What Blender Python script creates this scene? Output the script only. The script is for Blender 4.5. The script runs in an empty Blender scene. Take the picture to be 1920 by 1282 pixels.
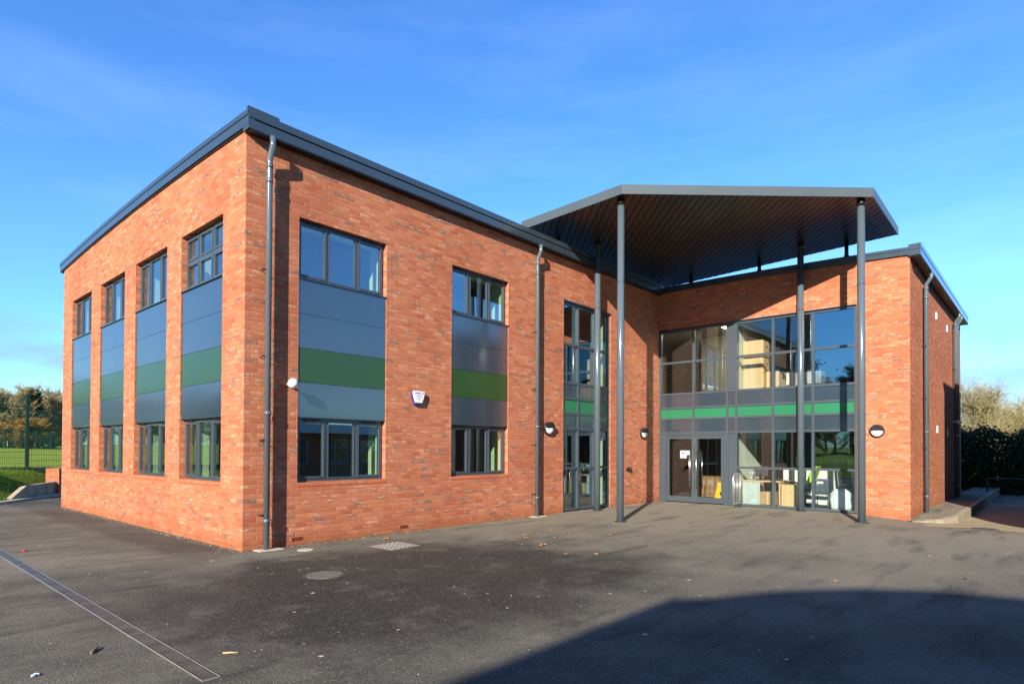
import bpy, bmesh, math, random
from mathutils import Vector, Matrix, noise as mnoise
R = math.radians
random.seed(7)
scene = bpy.context.scene
COL = scene.collection

# ------------------------------------------------------------------ helpers
class MB:
    """collects shapes (world coordinates) and links them as ONE mesh object"""
    def __init__(s): s.bm = bmesh.new()
    def quad(s, *p):
        return s.bm.faces.new([s.bm.verts.new(q) for q in p])
    def box(s, x0, x1, y0, y1, z0, z1):
        v = [s.bm.verts.new(p) for p in ((x0,y0,z0),(x1,y0,z0),(x1,y1,z0),(x0,y1,z0),(x0,y0,z1),(x1,y0,z1),(x1,y1,z1),(x0,y1,z1))]
        for f in ((3,2,1,0),(4,5,6,7),(0,1,5,4),(1,2,6,5),(2,3,7,6),(3,0,4,7)): s.bm.faces.new([v[i] for i in f])
        return s
    def hexa(s, b, t):
        """bottom quad b and top quad t (4 points each)"""
        v = [s.bm.verts.new(p) for p in list(b)+list(t)]
        for f in ((3,2,1,0),(4,5,6,7),(0,1,5,4),(1,2,6,5),(2,3,7,6),(3,0,4,7)): s.bm.faces.new([v[i] for i in f])
        return s
    def tube(s, pts, rad, n=12, cap=True):
        pts = [Vector(p) for p in pts]
        if not isinstance(rad, (list, tuple)): rad = [rad]*len(pts)
        rings = []; ref = None
        for i, p in enumerate(pts):
            d = (pts[min(i+1, len(pts)-1)]-pts[max(i-1, 0)]).normalized()
            if ref is None: ref = Vector((1,0,0)) if abs(d.x) < .8 else Vector((0,1,0))
            a = (ref-d*ref.dot(d)).normalized(); ref = a; b = d.cross(a)
            rings.append([s.bm.verts.new(p+(a*math.cos(2*math.pi*k/n)+b*math.sin(2*math.pi*k/n))*rad[i]) for k in range(n)])
        for r0, r1 in zip(rings, rings[1:]):
            for k in range(n): 
                f = s.bm.faces.new((r0[k], r0[(k+1)%n], r1[(k+1)%n], r1[k])); f.smooth = n > 5
        if cap:
            s.bm.faces.new(rings[0][::-1]); s.bm.faces.new(rings[-1])
        return s
    def bar(s, a, b, w, h):
        """a rectangular bar from a to b, w across, h in the other direction"""
        a, b = Vector(a), Vector(b); d = (b-a).normalized()
        up = Vector((0,0,1)) if abs(d.z) < .9 else Vector((1,0,0))
        x = d.cross(up).normalized(); y = x.cross(d)
        c = [x*(-w/2)+y*(-h/2), x*(w/2)+y*(-h/2), x*(w/2)+y*(h/2), x*(-w/2)+y*(h/2)]
        return s.hexa([a+q for q in c], [b+q for q in c])
    def prism(s, pts, d):
        d = Vector(d); a = [s.bm.verts.new(p) for p in pts]; b = [s.bm.verts.new(Vector(p)+d) for p in pts]
        n = len(a); s.bm.faces.new(a); s.bm.faces.new(b[::-1])
        for i in range(n): s.bm.faces.new((a[i], b[i], b[(i+1)%n], a[(i+1)%n]))
        return s
    def disc_stack(s, c, axis, prof, n=28):
        """lathe: prof = [(radius, offset along axis)]"""
        axis = Vector(axis).normalized(); u = axis.orthogonal().normalized(); w = axis.cross(u); c = Vector(c)
        rings = [[s.bm.verts.new(c+axis*o+(u*math.cos(2*math.pi*k/n)+w*math.sin(2*math.pi*k/n))*r) for k in range(n)] for r, o in prof]
        for r0, r1 in zip(rings, rings[1:]):
            for k in range(n):
                f = s.bm.faces.new((r0[k], r0[(k+1)%n], r1[(k+1)%n], r1[k])); f.smooth = True
        s.bm.faces.new(rings[0][::-1]); s.bm.faces.new(rings[-1])
        return s
    def build(s, name, mat, parent=None, origin=None, uv=True, bevel=0, norm=True):
        bm = s.bm
        if norm: bmesh.ops.recalc_face_normals(bm, faces=bm.faces)
        bm.normal_update()
        if uv:
            L = bm.loops.layers.uv.new('UVMap')
            for f in bm.faces:
                n = f.normal
                for lp in f.loops:
                    p = lp.vert.co
                    if abs(n.z) > .7: lp[L].uv = (p.x, p.y)
                    elif abs(n.x) > abs(n.y): lp[L].uv = (p.y, p.z)
                    else: lp[L].uv = (p.x, p.z)
        off = Vector((0,0,0)); loc = Vector((0,0,0))
        if parent is not None:
            q = parent; 
            while q is not None: off = off+q.location; q = q.parent
        elif origin is not None: off = Vector(origin); loc = off
        if off.length: bmesh.ops.translate(bm, verts=bm.verts, vec=-off)
        me = bpy.data.meshes.new(name); bm.to_mesh(me); bm.free()
        for m in (mat if isinstance(mat, (list, tuple)) else [mat]): me.materials.append(m)
        o = bpy.data.objects.new(name, me); COL.objects.link(o)
        if parent is not None: o.parent = parent
        else: o.location = loc
        if bevel:
            b = o.modifiers.new('bevel', 'BEVEL'); b.width = bevel; b.segments = 2; b.limit_method = 'ANGLE'
        return o

def thing(name, label, cat, loc=(0,0,0), group=None):
    o = bpy.data.objects.new(name, None); COL.objects.link(o); o.location = loc; o.empty_display_size = .2
    return tag(o, label, cat, group)
def tag(o, label, cat, group=None):
    o['label'] = label; o['category'] = cat
    if group: o['group'] = group
    return o
def struct(o): o['kind'] = 'structure'; return o

# ------------------------------------------------------------------ materials
def newmat(name):
    m = bpy.data.materials.new(name); m.use_nodes = True; nt = m.node_tree; nt.nodes.clear()
    out = nt.nodes.new('ShaderNodeOutputMaterial'); b = nt.nodes.new('ShaderNodeBsdfPrincipled')
    nt.links.new(b.outputs[0], out.inputs[0]); return m, nt, b
class NT:
    def __init__(s, nt): s.nt = nt
    def n(s, t, **kw):
        o = s.nt.nodes.new('ShaderNode'+t)
        for k, v in kw.items(): setattr(o, k, v)
        return o
    def l(s, a, b): s.nt.links.new(a, b)
    def set(s, inp, v):
        if isinstance(v, bpy.types.NodeSocket): s.nt.links.new(v, inp)
        else: inp.default_value = v
    def math(s, op, a, b=None, c=None, clamp=False):
        o = s.n('Math', operation=op, use_clamp=clamp); s.set(o.inputs[0], a)
        if b is not None: s.set(o.inputs[1], b)
        if c is not None: s.set(o.inputs[2], c)
        return o.outputs[0]
    def mix(s, f, a, b, mode='MIX'):
        o = s.n('Mix', data_type='RGBA', blend_type=mode); s.set(o.inputs[0], f); s.set(o.inputs[6], a); s.set(o.inputs[7], b); return o.outputs[2]
    def noise(s, vec, scale, detail=3, rough=.55, dim='3D'):
        o = s.n('TexNoise', noise_dimensions=dim); 
        if vec is not None: s.l(vec, o.inputs['Vector'])
        o.inputs['Scale'].default_value = scale; o.inputs['Detail'].default_value = detail; o.inputs['Roughness'].default_value = rough
        return o.outputs['Fac']
    def ramp(s, fac, stops, interp='LINEAR'):
        o = s.n('ValToRGB'); s.l(fac, o.inputs[0]); e = o.color_ramp.elements; o.color_ramp.interpolation = interp
        while len(e) < len(stops): e.new(.5)
        for q, (p, c) in zip(e, stops): q.position = p; q.color = (c if len(c) == 4 else (*c, 1))
        return o.outputs[0]
    def mrange(s, v, a, b, c=0., d=1., smooth=False):
        o = s.n('MapRange', interpolation_type='SMOOTHSTEP' if smooth else 'LINEAR'); s.set(o.inputs[0], v)
        for i, q in enumerate((a, b, c, d)): o.inputs[1+i].default_value = q
        return o.outputs[0]
    def mapping(s, vec, sc, loc=(0,0,0), rot=(0,0,0)):
        o = s.n('Mapping'); s.l(vec, o.inputs[0]); o.inputs['Scale'].default_value = sc; o.inputs['Location'].default_value = loc; o.inputs['Rotation'].default_value = rot
        return o.outputs[0]
    def bump(s, h, strength, dist):
        o = s.n('Bump'); s.l(h, o.inputs['Height']); o.inputs['Strength'].default_value = strength; o.inputs['Distance'].default_value = dist; return o.outputs[0]
def rgb(*c): return (*c, 1)

def brick_material(name, weather=True, dark=1.0):
    m, nt, b = newmat(name); k = NT(nt)
    uv = k.n('TexCoord').outputs['UV']
    wob = k.n('TexNoise'); k.l(uv, wob.inputs['Vector']); wob.inputs['Scale'].default_value = 9; wob.inputs['Detail'].default_value = 3
    wv = k.n('VectorMath', operation='SUBTRACT'); k.l(wob.outputs['Color'], wv.inputs[0]); wv.inputs[1].default_value = (.5,.5,.5)
    ws = k.n('VectorMath', operation='SCALE'); k.l(wv.outputs[0], ws.inputs[0]); ws.inputs['Scale'].default_value = .012
    wa = k.n('VectorMath', operation='ADD'); k.l(uv, wa.inputs[0]); k.l(ws.outputs[0], wa.inputs[1])
    sp = k.n('SeparateXYZ'); k.l(wa.outputs[0], sp.inputs[0])
    v = k.math('DIVIDE', sp.outputs[1], .075); row = k.math('FLOOR', v); fv = k.math('SUBTRACT', v, row)
    off = k.math('MULTIPLY', k.math('PINGPONG', row, 1.), .5)
    u = k.math('ADD', k.math('DIVIDE', sp.outputs[0], .225), off); col = k.math('FLOOR', u); fu = k.math('SUBTRACT', u, col)
    cell = k.n('CombineXYZ'); k.l(col, cell.inputs[0]); k.l(row, cell.inputs[1])
    wn = k.n('TexWhiteNoise', noise_dimensions='2D'); k.l(cell.outputs[0], wn.inputs['Vector'])
    r1 = wn.outputs['Value']; sc = k.n('SeparateColor'); k.l(wn.outputs['Color'], sc.inputs[0]); r2, r3 = sc.outputs[0], sc.outputs[1]
    base = k.ramp(r1, [(0,(.38,.102,.053)),(.22,(.46,.142,.072)),(.45,(.52,.182,.094)),(.66,(.43,.126,.062)),(.80,(.56,.215,.118)),(.89,(.46,.16,.09)),(.95,(.29,.13,.088)),(.985,(.22,.12,.092))])
    # dark heads and pale smears inside single bricks
    mp = k.mapping(uv, (7, 24, 1)); sm = k.noise(mp, 1.0, 4, .65)
    smear = k.math('MULTIPLY', k.mrange(sm, .53, .67, 0, 1), k.mrange(r2, .42, .70, 0, .8))
    base = k.mix(smear, base, rgb(.74,.47,.32))
    mp2 = k.mapping(uv, (9, 24, 1), (7.3, 2.1, 0)); sd = k.noise(mp2, 1.0, 3, .6)
    base = k.mix(k.math('MULTIPLY', k.mrange(sd, .60, .72, 0, .5), k.mrange(r3, .45, .7, 0, 1)), base, rgb(.15,.065,.045))
    fine = k.noise(uv, 110, 2, .6)
    base = k.mix(k.mrange(fine, .3, .7, .18, 0), base, rgb(.12,.04,.02))
    # joints
    eu = k.math('MINIMUM', fu, k.math('SUBTRACT', 1., fu)); ev = k.math('MINIMUM', fv, k.math('SUBTRACT', 1., fv))
    mu = k.mrange(eu, .012, .036, 1, 0, True); mv = k.mrange(ev, .035, .105, 1, 0, True)
    mort = k.math('MAXIMUM', mu, mv)
    mcol = k.mix(k.noise(uv, 5, 4), rgb(.40,.15,.08), rgb(.49,.23,.135))
    c = k.mix(k.math('MULTIPLY', mort, .85), base, mcol)
    big = k.noise(uv, .55, 4, .6)
    c = k.mix(k.mrange(big, .35, .7, .0, .22), c, rgb(.58,.25,.12))
    patch = k.noise(k.mapping(uv, (.45, .8, 1), (5.1, 2.2, 0)), 1., 3, .5)
    c = k.mix(k.mrange(patch, .52, .66, 0, .28), c, rgb(.33,.085,.042))
    if weather:   # splash-back dirt along the foot of the wall, with a ragged top edge
        spu = k.n('SeparateXYZ'); k.l(uv, spu.inputs[0])
        hh = k.math('ADD', spu.outputs[1], k.math('MULTIPLY', k.math('SUBTRACT', k.noise(uv, 3.5, 4), .5), .35))
        c = k.mix(k.mrange(hh, .02, .24, .55, 0), c, rgb(.27,.085,.03))
    if dark != 1: c = k.mix(1., c, rgb(dark,dark,dark), 'MULTIPLY')
    k.l(c, b.inputs['Base Color']); b.inputs['Roughness'].default_value = .9; b.inputs['Specular IOR Level'].default_value = .25
    h = k.math('SUBTRACT', k.math('ADD', k.math('MULTIPLY', k.noise(uv, 45, 4, .65), .55), k.math('MULTIPLY', r2, .25)), k.math('MULTIPLY', mort, 1.0))
    k.l(k.bump(h, .75, .009), b.inputs['Normal'])
    return m

def simple(name, col, rough=.6, metal=0., spec=.5, var=.12, vscale=6., bump=0., bscale=40., coat=0., col2=None):
    m, nt, b = newmat(name); k = NT(nt); tc = k.n('TexCoord').outputs['Object']
    n = k.noise(tc, vscale, 4, .6)
    c2 = col2 if col2 else tuple(max(0, q*(1-var*2)) for q in col)
    k.l(k.mix(k.mrange(n, .3, .7), rgb(*c2), rgb(*col)), b.inputs['Base Color'])
    b.inputs['Metallic'].default_value = metal; b.inputs['Specular IOR Level'].default_value = spec
    k.l(k.mrange(k.noise(tc, vscale*2.3, 3), .3, .7, max(.02, rough-.05), rough+.06), b.inputs['Roughness'])
    if coat: b.inputs['Coat Weight'].default_value = coat; b.inputs['Coat Roughness'].default_value = .15
    if bump: k.l(k.bump(k.noise(tc, bscale, 4, .6), bump, .01), b.inputs['Normal'])
    return m

def panel_metal(name, col, rough=.3, streaks=False, coat=.5, ior=1.5):
    m, nt, b = newmat(name); k = NT(nt); tc = k.n('TexCoord').outputs['Object']
    n = k.noise(tc, .8, 2, .5)
    c = k.mix(k.mrange(n, .35, .65), rgb(*[q*.95 for q in col]), rgb(*[q*1.04 for q in col]))
    if streaks:    # bird lime runs and rain dust
        s = k.noise(k.mapping(tc, (30, 30, 2.6)), 1., 2, .5)
        g = k.noise(k.mapping(tc, (3.1, 3.1, 1.3), (3.3, 1.7, .4)), 1., 2, .5)
        c = k.mix(k.math('MULTIPLY', k.mrange(s, .76, .79), k.mrange(g, .62, .66)), c, rgb(.6,.6,.58))
    k.l(c, b.inputs['Base Color'])
    k.l(k.mrange(k.noise(tc, .7, 1), .3, .7, rough-.02, rough+.03), b.inputs['Roughness'])
    b.inputs['Coat Weight'].default_value = coat; b.inputs['Coat Roughness'].default_value = .12; b.inputs['Coat IOR'].default_value = ior
    return m

def glass_material(name, tint=(.78,.87,.84), r0=.24, wave=.012, gcol=(.80,.93,1.)):
    m = bpy.data.materials.new(name); m.use_nodes = True; nt = m.node_tree; nt.nodes.clear(); k = NT(nt)
    out = k.n('OutputMaterial'); tr = k.n('BsdfTransparent'); tr.inputs[0].default_value = rgb(*tint)
    gl = k.n('BsdfGlossy'); gl.inputs['Roughness'].default_value = .0; gl.inputs[0].default_value = rgb(*gcol)
    fr = k.n('LayerWeight'); fr.inputs[0].default_value = .5
    f = k.math('ADD', k.math('MULTIPLY', k.math('POWER', fr.outputs['Facing'], 4.), .7), r0, clamp=True)
    tc = k.n('TexCoord').outputs['Object']
    nb = k.bump(k.noise(tc, 1.1, 1), wave*8, .01); k.l(nb, gl.inputs['Normal'])
    mx = k.n('MixShader'); k.l(f, mx.inputs[0]); k.l(tr.outputs[0], mx.inputs[1]); k.l(gl.outputs[0], mx.inputs[2]); k.l(mx.outputs[0], out.inputs[0])
    return m

def asphalt_material():
    m, nt, b = newmat('asphalt'); k = NT(nt); tc = k.n('TexCoord').outputs['Object']
    sp = k.n('SeparateXYZ'); k.l(tc, sp.inputs[0])
    tone = k.noise(tc, .33, 5, .62)
    grey = k.mix(k.mrange(tone, .40, .62), rgb(.120,.109,.085), rgb(.232,.208,.160))
    # dusty tan wear in the entrance court
    d = k.math('ADD', k.math('MULTIPLY', sp.outputs[0], .115), k.math('MULTIPLY', sp.outputs[1], .02))
    dust = k.mrange(k.math('ADD', d, k.math('MULTIPLY', k.math('SUBTRACT', k.noise(tc, .5, 5, .65), .5), 1.0)), 0.24, .92, 0, 1, True)
    c = k.mix(dust, grey, rgb(.275,.242,.182))
    # a later, darker strip relaid along the gable wall, with a ragged seam
    seam = k.math('ADD', sp.outputs[0], k.math('MULTIPLY', k.math('SUBTRACT', k.noise(tc, 2.5, 3), .5), .25))
    strip = k.math('MULTIPLY', k.mrange(seam, -1.05, -.75, 0, .5, True), k.mrange(sp.outputs[1], -.6, .6, 0, 1, True))
    c = k.mix(strip, c, rgb(.045,.042,.036))
    # damp, darker band in the middle of the yard
    ell = k.mapping(tc, (.26, .34, 0), (-.62, 1.02, 0), (0, 0, R(24)))
    ln = k.n('VectorMath', operation='LENGTH'); k.l(ell, ln.inputs[0])
    wet = k.math('ADD', ln.outputs['Value'], k.math('MULTIPLY', k.math('SUBTRACT', k.noise(tc, .9, 5, .6), .5), 1.3))
    wetm = k.mrange(wet, .55, 1.15, .88, 0, True)
    c = k.mix(wetm, c, rgb(.034,.032,.028))
    st = k.noise(k.mapping(tc, (.5, 2.6, 1), (4, 9, 0), (0, 0, R(38))), 1., 5, .6)
    c = k.mix(k.mrange(st, .52, .70, 0, .6), c, rgb(.035,.033,.03))
    sl = k.noise(tc, 1.7, 5, .65)
    c = k.mix(k.mrange(sl, .54, .72, 0, .5), c, rgb(.19,.175,.145))
    # aggregate
    ag = k.n('TexVoronoi'); k.l(tc, ag.inputs['Vector']); ag.inputs['Scale'].default_value = 95
    sc = k.n('SeparateColor'); k.l(ag.outputs['Color'], sc.inputs[0])
    c = k.mix(k.mrange(sc.outputs[0], .0, 1., .45, 0), c, rgb(.018,.018,.018))
    c = k.mix(k.mrange(sc.outputs[1], .86, 1., 0, .5), c, rgb(.30,.29,.27))
    # trodden gum and pale chips
    for scale, rad, thr in ((1.3, .026, .25), (2.6, .016, .45), (.9, .034, .5), (5., .009, .6)):
        vo = k.n('TexVoronoi'); k.l(k.mapping(tc, (1,1,0), (scale*3.1, 1.7, 0)), vo.inputs['Vector']); vo.inputs['Scale'].default_value = scale
        cc = k.n('SeparateColor'); k.l(vo.outputs['Color'], cc.inputs[0])
        msk = k.math('MULTIPLY', k.mrange(k.math('ADD', vo.outputs['Distance'], k.math('MULTIPLY', k.noise(tc, 60, 2), .012)), rad*scale, rad*scale*1.25, .9, 0), k.math('GREATER_THAN', cc.outputs[0], thr))
        c = k.mix(msk, c, rgb(.58,.54,.44))
    k.l(c, b.inputs['Base Color']); b.inputs['Specular IOR Level'].default_value = .14
    k.l(k.mrange(wetm, 0, .8, .88, .62), b.inputs['Roughness'])
    vb = k.math('ADD', k.math('MULTIPLY', ag.outputs['Distance'], -1.2), k.noise(tc, 140, 3, .7))
    b1 = k.n('Bump'); k.l(vb, b1.inputs['Height']); b1.inputs['Strength'].default_value = .55; b1.inputs['Distance'].default_value = .006
    b2 = k.n('Bump'); k.l(k.noise(tc, 1.2, 4), b2.inputs['Height']); b2.inputs['Strength'].default_value = .35; b2.inputs['Distance'].default_value = .02
    k.l(b2.outputs[0], b1.inputs['Normal']); k.l(b1.outputs[0], b.inputs['Normal'])
    return m

def grass_material():
    m, nt, b = newmat('field_grass'); k = NT(nt); tc = k.n('TexCoord').outputs['Object']
    n = k.noise(tc, .25, 6, .65); f = k.noise(k.mapping(tc, (1, .5, 1)), 3.5, 5, .7)
    c = k.mix(k.mrange(n, .35, .65), rgb(.18,.25,.018), rgb(.30,.36,.04))
    c = k.mix(k.mrange(f, .45, .7, 0, .55), c, rgb(.04,.085,.01))
    c = k.mix(k.mrange(k.noise(tc, .9, 4), .58, .72, 0, .5), c, rgb(.20,.20,.055))
    k.l(c, b.inputs['Base Color']); b.inputs['Roughness'].default_value = 1.; b.inputs['Specular IOR Level'].default_value = .1
    k.l(k.bump(k.noise(tc, 9, 5, .7), .5, .08), b.inputs['Normal'])
    return m

def leaf_material(name, a, bcol, trans=.25):
    m, nt, b = newmat(name); k = NT(nt); g = k.n('NewGeometry')
    k.l(k.mix(g.outputs['Random Per Island'], rgb(*a), rgb(*bcol)), b.inputs['Base Color']); b.inputs['Roughness'].default_value = .7
    b.inputs['Specular IOR Level'].default_value = .25
    out = [q for q in nt.nodes if q.type == 'OUTPUT_MATERIAL'][0]
    t = k.n('BsdfTranslucent'); k.l(k.mix(g.outputs['Random Per Island'], rgb(*a), rgb(*bcol)), t.inputs[0])
    mx = k.n('MixShader'); mx.inputs[0].default_value = trans; k.l(b.outputs[0], mx.inputs[1]); k.l(t.outputs[0], mx.inputs[2]); k.l(mx.outputs[0], out.inputs[0])
    return m

def wood_material(name, a, bcol, scale=1.):
    m, nt, b = newmat(name); k = NT(nt); tc = k.n('TexCoord').outputs['Object']
    n = k.noise(k.mapping(tc, (9*scale, 9*scale, .7*scale)), 1., 5, .6)
    k.l(k.mix(k.mrange(n, .3, .7), rgb(*a), rgb(*bcol)), b.inputs['Base Color']); b.inputs['Roughness'].default_value = .5
    return m

BRICK = brick_material('red_brick'); BRICK_FAR = brick_material('dark_red_brick', False, .6)
GREY = panel_metal('grey_cladding', (.024,.042,.060), .28, True, 1., 2.1)
FRAME = panel_metal('grey_frame', (.052,.068,.084), .34)
METAL = panel_metal('grey_gutter_metal', (.036,.055,.074), .30, False, .8)
PIPE = panel_metal('grey_pipe', (.085,.112,.135), .22, False, .8)
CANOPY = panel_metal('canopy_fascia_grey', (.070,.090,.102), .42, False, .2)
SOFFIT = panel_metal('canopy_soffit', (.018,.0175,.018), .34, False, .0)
OLIVE = panel_metal('olive_green_panel', (.020,.064,.011), .30, True, .6, 1.5)
EMERALD = panel_metal('emerald_green_panel', (.016,.16,.072), .35)
GLASS = glass_material('window_glass', (.92,.97,.95), .22); GLASS_CLEAR = glass_material('entrance_glass', (.96,.98,.97), .12, .02, (.60,.88,1.))
GLASS_MIRROR = glass_material('boosted_mirror_glass', (.85,.92,.95), .30, .02, (.62,.88,1.))  # entrance glass, mirroring boosted to brighten the reflected sky in the last bay
ASPHALT = asphalt_material(); GRASS = grass_material()
SILL = simple('sill_tile', (.50,.115,.04), .7, var=.2, vscale=9, bump=.3)
MORTAR = simple('pale_mortar', (.5,.33,.24), .9, bump=.3)
BLACK = simple('black_plastic', (.012,.012,.013), .4); WHITE = simple('white_plastic', (.78,.78,.76), .35, var=.03)
OPAL = simple('opal_diffuser', (.82,.84,.86), .3, var=.02)
STEEL = simple('brushed_steel', (.62,.62,.60), .28, metal=1., var=.06)
GALV = simple('galvanised_steel', (.55,.56,.55), .38, metal=.7, var=.15, vscale=18)
CONC = simple('grey_concrete', (.50,.41,.30), .9, var=.2, vscale=5, bump=.4)
CONCP = simple('pale_concrete', (.52,.47,.37), .9, var=.15, vscale=7, bump=.4)
APRON = simple('sandy_concrete', (.36,.28,.17), .92, var=.12, vscale=3, bump=.4)
KERBM = simple('kerb_stone', (.36,.31,.22), .9, var=.2, vscale=8, bump=.4)
PLASTER = simple('pale_plaster', (.40,.43,.37), .85, var=.04); MINT = simple('mint_green_paint', (.70,.90,.55), .6, var=.04)
CEIL = simple('ceiling_tile', (.32,.31,.28), .9); CARPET = simple('dark_carpet', (.035,.04,.045), .95, vscale=30)
BEECH = wood_material('beech_veneer', (.58,.40,.19), (.68,.49,.26)); OAK = wood_material('brown_oak', (.20,.10,.035), (.30,.16,.06))
BLUE = simple('blue_plastic', (.012,.03,.34), .3); NAVY = simple('blue_fabric', (.015,.04,.22), .9)
YELLOW = simple('yellow_plastic', (.80,.52,.01), .4); HIVIS = simple('lime_hivis_cloth', (.40,.78,.02), .8, var=.2)
BAG = simple('white_bag_plastic', (.70,.78,.78), .5, var=.1, bump=.5, bscale=9); CARD = simple('brown_cardboard', (.46,.30,.14), .9)
GREYPL = simple('grey_chair_plastic', (.10,.12,.14), .35); SIGNBLUE = simple('sign_blue_ink', (.02,.02,.55), .5); RED = simple('red_ink', (.55,.02,.03), .5)
GREENP = simple('green_fence_paint', (.004,.055,.038), .45); GREENDK = simple('dark_fence_paint', (.004,.03,.024), .5)
IRON = simple('cast_iron', (.11,.10,.09), .6, metal=.3, var=.3, vscale=30, bump=.6, bscale=70)
ROOFM = simple('roof_sheet', (.07,.085,.10), .4, var=.1); TEAL = simple('blue_window_paint', (.05,.20,.42), .4)
FASC2 = simple('pale_fascia', (.42,.55,.62), .5); BARK = simple('bark', (.16,.125,.085), .95, vscale=12, bump=.6)
TWIG = leaf_material('bare_twigs', (.30,.25,.13), (.52,.45,.27), .2); TWIGO = leaf_material('ochre_twigs', (.34,.20,.045), (.46,.28,.07), .15)
PINE = leaf_material('pine_needles', (.012,.035,.01), (.03,.065,.015)); HEDGEL = leaf_material('hedge_leaves', (.014,.026,.008), (.045,.062,.016))
SHRUBL = leaf_material('shrub_leaves', (.20,.22,.045), (.42,.38,.11)); BLADE = leaf_material('grass_blades', (.035,.085,.008), (.12,.19,.025))
LEAFD = leaf_material('dead_leaves', (.42,.17,.04), (.55,.30,.10), .1)

# ------------------------------------------------------------------ setting: ground
def sstep(a, b, x):
    t = max(0., min(1., (x-a)/(b-a))); return t*t*(3-2*t)
def yard_z(x, y): return -.25*sstep(10, 17, x)*sstep(-5.5, -7.5, y)
K0 = Vector((-1.061, 12.878)); KD = Vector((1.629, 2.269)).normalized(); KN = Vector((-KD.y, KD.x))
def land_z(x, y):
    s = (Vector((x, y))-K0).dot(KN)
    h = .86*sstep(-.15, 1.9, s)*(1 if s < 1.9 else 1)
    if s > 1.9: h = .86 + 1.85*sstep(0, 1, (s-1.9)/145.)
    if s < 0: h = -.35
    else: h = h - .02
    return h
def sheet(poly, step, zf, dz=0.):
    bm = bmesh.new(); bm.faces.new([bm.verts.new((x, y, 0)) for x, y in poly])
    xs = [p[0] for p in poly]; ys = [p[1] for p in poly]
    for ax, lo, hi in ((0, min(xs), max(xs)), (1, min(ys), max(ys))):
        q = math.ceil(lo/step)*step
        while q < hi:
            co = [0,0,0]; no = [0,0,0]; co[ax] = q; no[ax] = 1
            bmesh.ops.bisect_plane(bm, geom=bm.verts[:]+bm.edges[:]+bm.faces[:], plane_co=co, plane_no=no, dist=1e-5); q += step
    for v in bm.verts: v.co.z = zf(v.co.x, v.co.y)+dz
    m = MB(); m.bm.free(); m.bm = bm
    for f in bm.faces:
        if f.normal.z < 0: f.normal_flip()
        f.smooth = True
    return m
def graded(lo, hi, fine_lo, fine_hi, step, big):
    v = [lo]; 
    while v[-1] < hi:
        x = v[-1]; d = step if fine_lo <= x <= fine_hi else max(step, min(big, .22*min(abs(x-fine_lo), abs(x-fine_hi))+step))
        v.append(min(hi, x+d))
    return v
g = MB(); xs = graded(-1500, 1500, -16, 26, .5, 160); ys = graded(-1500, 1500, 4, 30, .5, 160)
gv = [[g.bm.verts.new((x, y, land_z(x, y))) for x in xs] for y in ys]
for j in range(len(ys)-1):
    for i in range(len(xs)-1):
        f = g.bm.faces.new((gv[j][i], gv[j][i+1], gv[j+1][i+1], gv[j+1][i])); f.smooth = True
struct(g.build('grass_field', GRASS, uv=False))
def kp(t, s=0): q = K0+KD*t+KN*s; return (q.x, q.y)
yard_poly = [(-34,-46),(46,-46),(46,22),kp(12),kp(-40)]
struct(sheet(yard_poly, .5, yard_z).build('asphalt_yard', ASPHALT, uv=False))
apron_poly = [(14.0,-7.42),(13.0,-7.16),(11.9,-7.5),(12.55,-8.1),(12.45,-8.5),(12.2,-9.1),(12.0,-10.2),(24,-10.2),(24,-7.75),(16.8,-7.75),(15,-7.7)]
struct(sheet(apron_poly, .5, yard_z, .007).build('concrete_apron', APRON, uv=False))
# kerb along the foot of the grass bank
kb = MB()
for i in range(-30, 8):
    a, b = kp(i*.92), kp(i*.92+.915); a2, b2 = kp(i*.92, .16), kp(i*.92+.915, .16)
    kb.hexa([(*a,-.1),(*b,-.1),(*b2,-.1),(*a2,-.1)], [(*a,.075),(*b,.075),(*b2,.085),(*a2,.085)])
struct(kb.build('kerb_edging', CONCP, bevel=.012))
# raised side path behind the wing and its kerb
PK = [(13.46,-6.93,-.07),(14.2,-7.39,-.045),(14.9,-7.59,-.015),(15.9,-7.62,.0),(16.85,-7.63,.02),(20,-7.63,.03),(25,-7.63,.05),(30,-7.63,.06)]
pt = MB()
for (x0,y0,z0),(x1,y1,z1) in zip(PK, PK[1:]): pt.quad((x0,y0,z0-.012),(x1,y1,z1-.012),(x1,-6.86,z1),(x0,-6.86,z0))
struct(pt.build('side_path', ASPHALT, uv=False))
pk = MB()
for (x0,y0,z0),(x1,y1,z1) in zip(PK, PK[1:]):
    d = Vector((x1-x0, y1-y0)).normalized(); n = Vector((d.y, -d.x))*.13
    pk.hexa([(x0,y0,-.5),(x0+n.x,y0+n.y,-.5),(x1+n.x,y1+n.y,-.5),(x1,y1,-.5)], [(x0,y0,z0),(x0+n.x,y0+n.y,z0-.008),(x1+n.x,y1+n.y,z1-.008),(x1,y1,z1)])
struct(pk.build('path_kerb', KERBM, bevel=.01))

# ------------------------------------------------------------------ the school building
A = 13.531; RW = 6.9                        # wing face x, wing length
ZH, ZT, ZB, ZS, ZG, ZG2, ZJ = 5.572, 4.529, 2.173, 1.058, 3.357, 2.764, 3.94
def top_main(y): return 7.01-.0035*(y-4)**2
def top_wing(y): return 6.86-.003*y*y
school = thing('school_building', 'two storey red brick school with grey and green panels and a recessed glazed entrance', 'building', (0,0,0))

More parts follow.
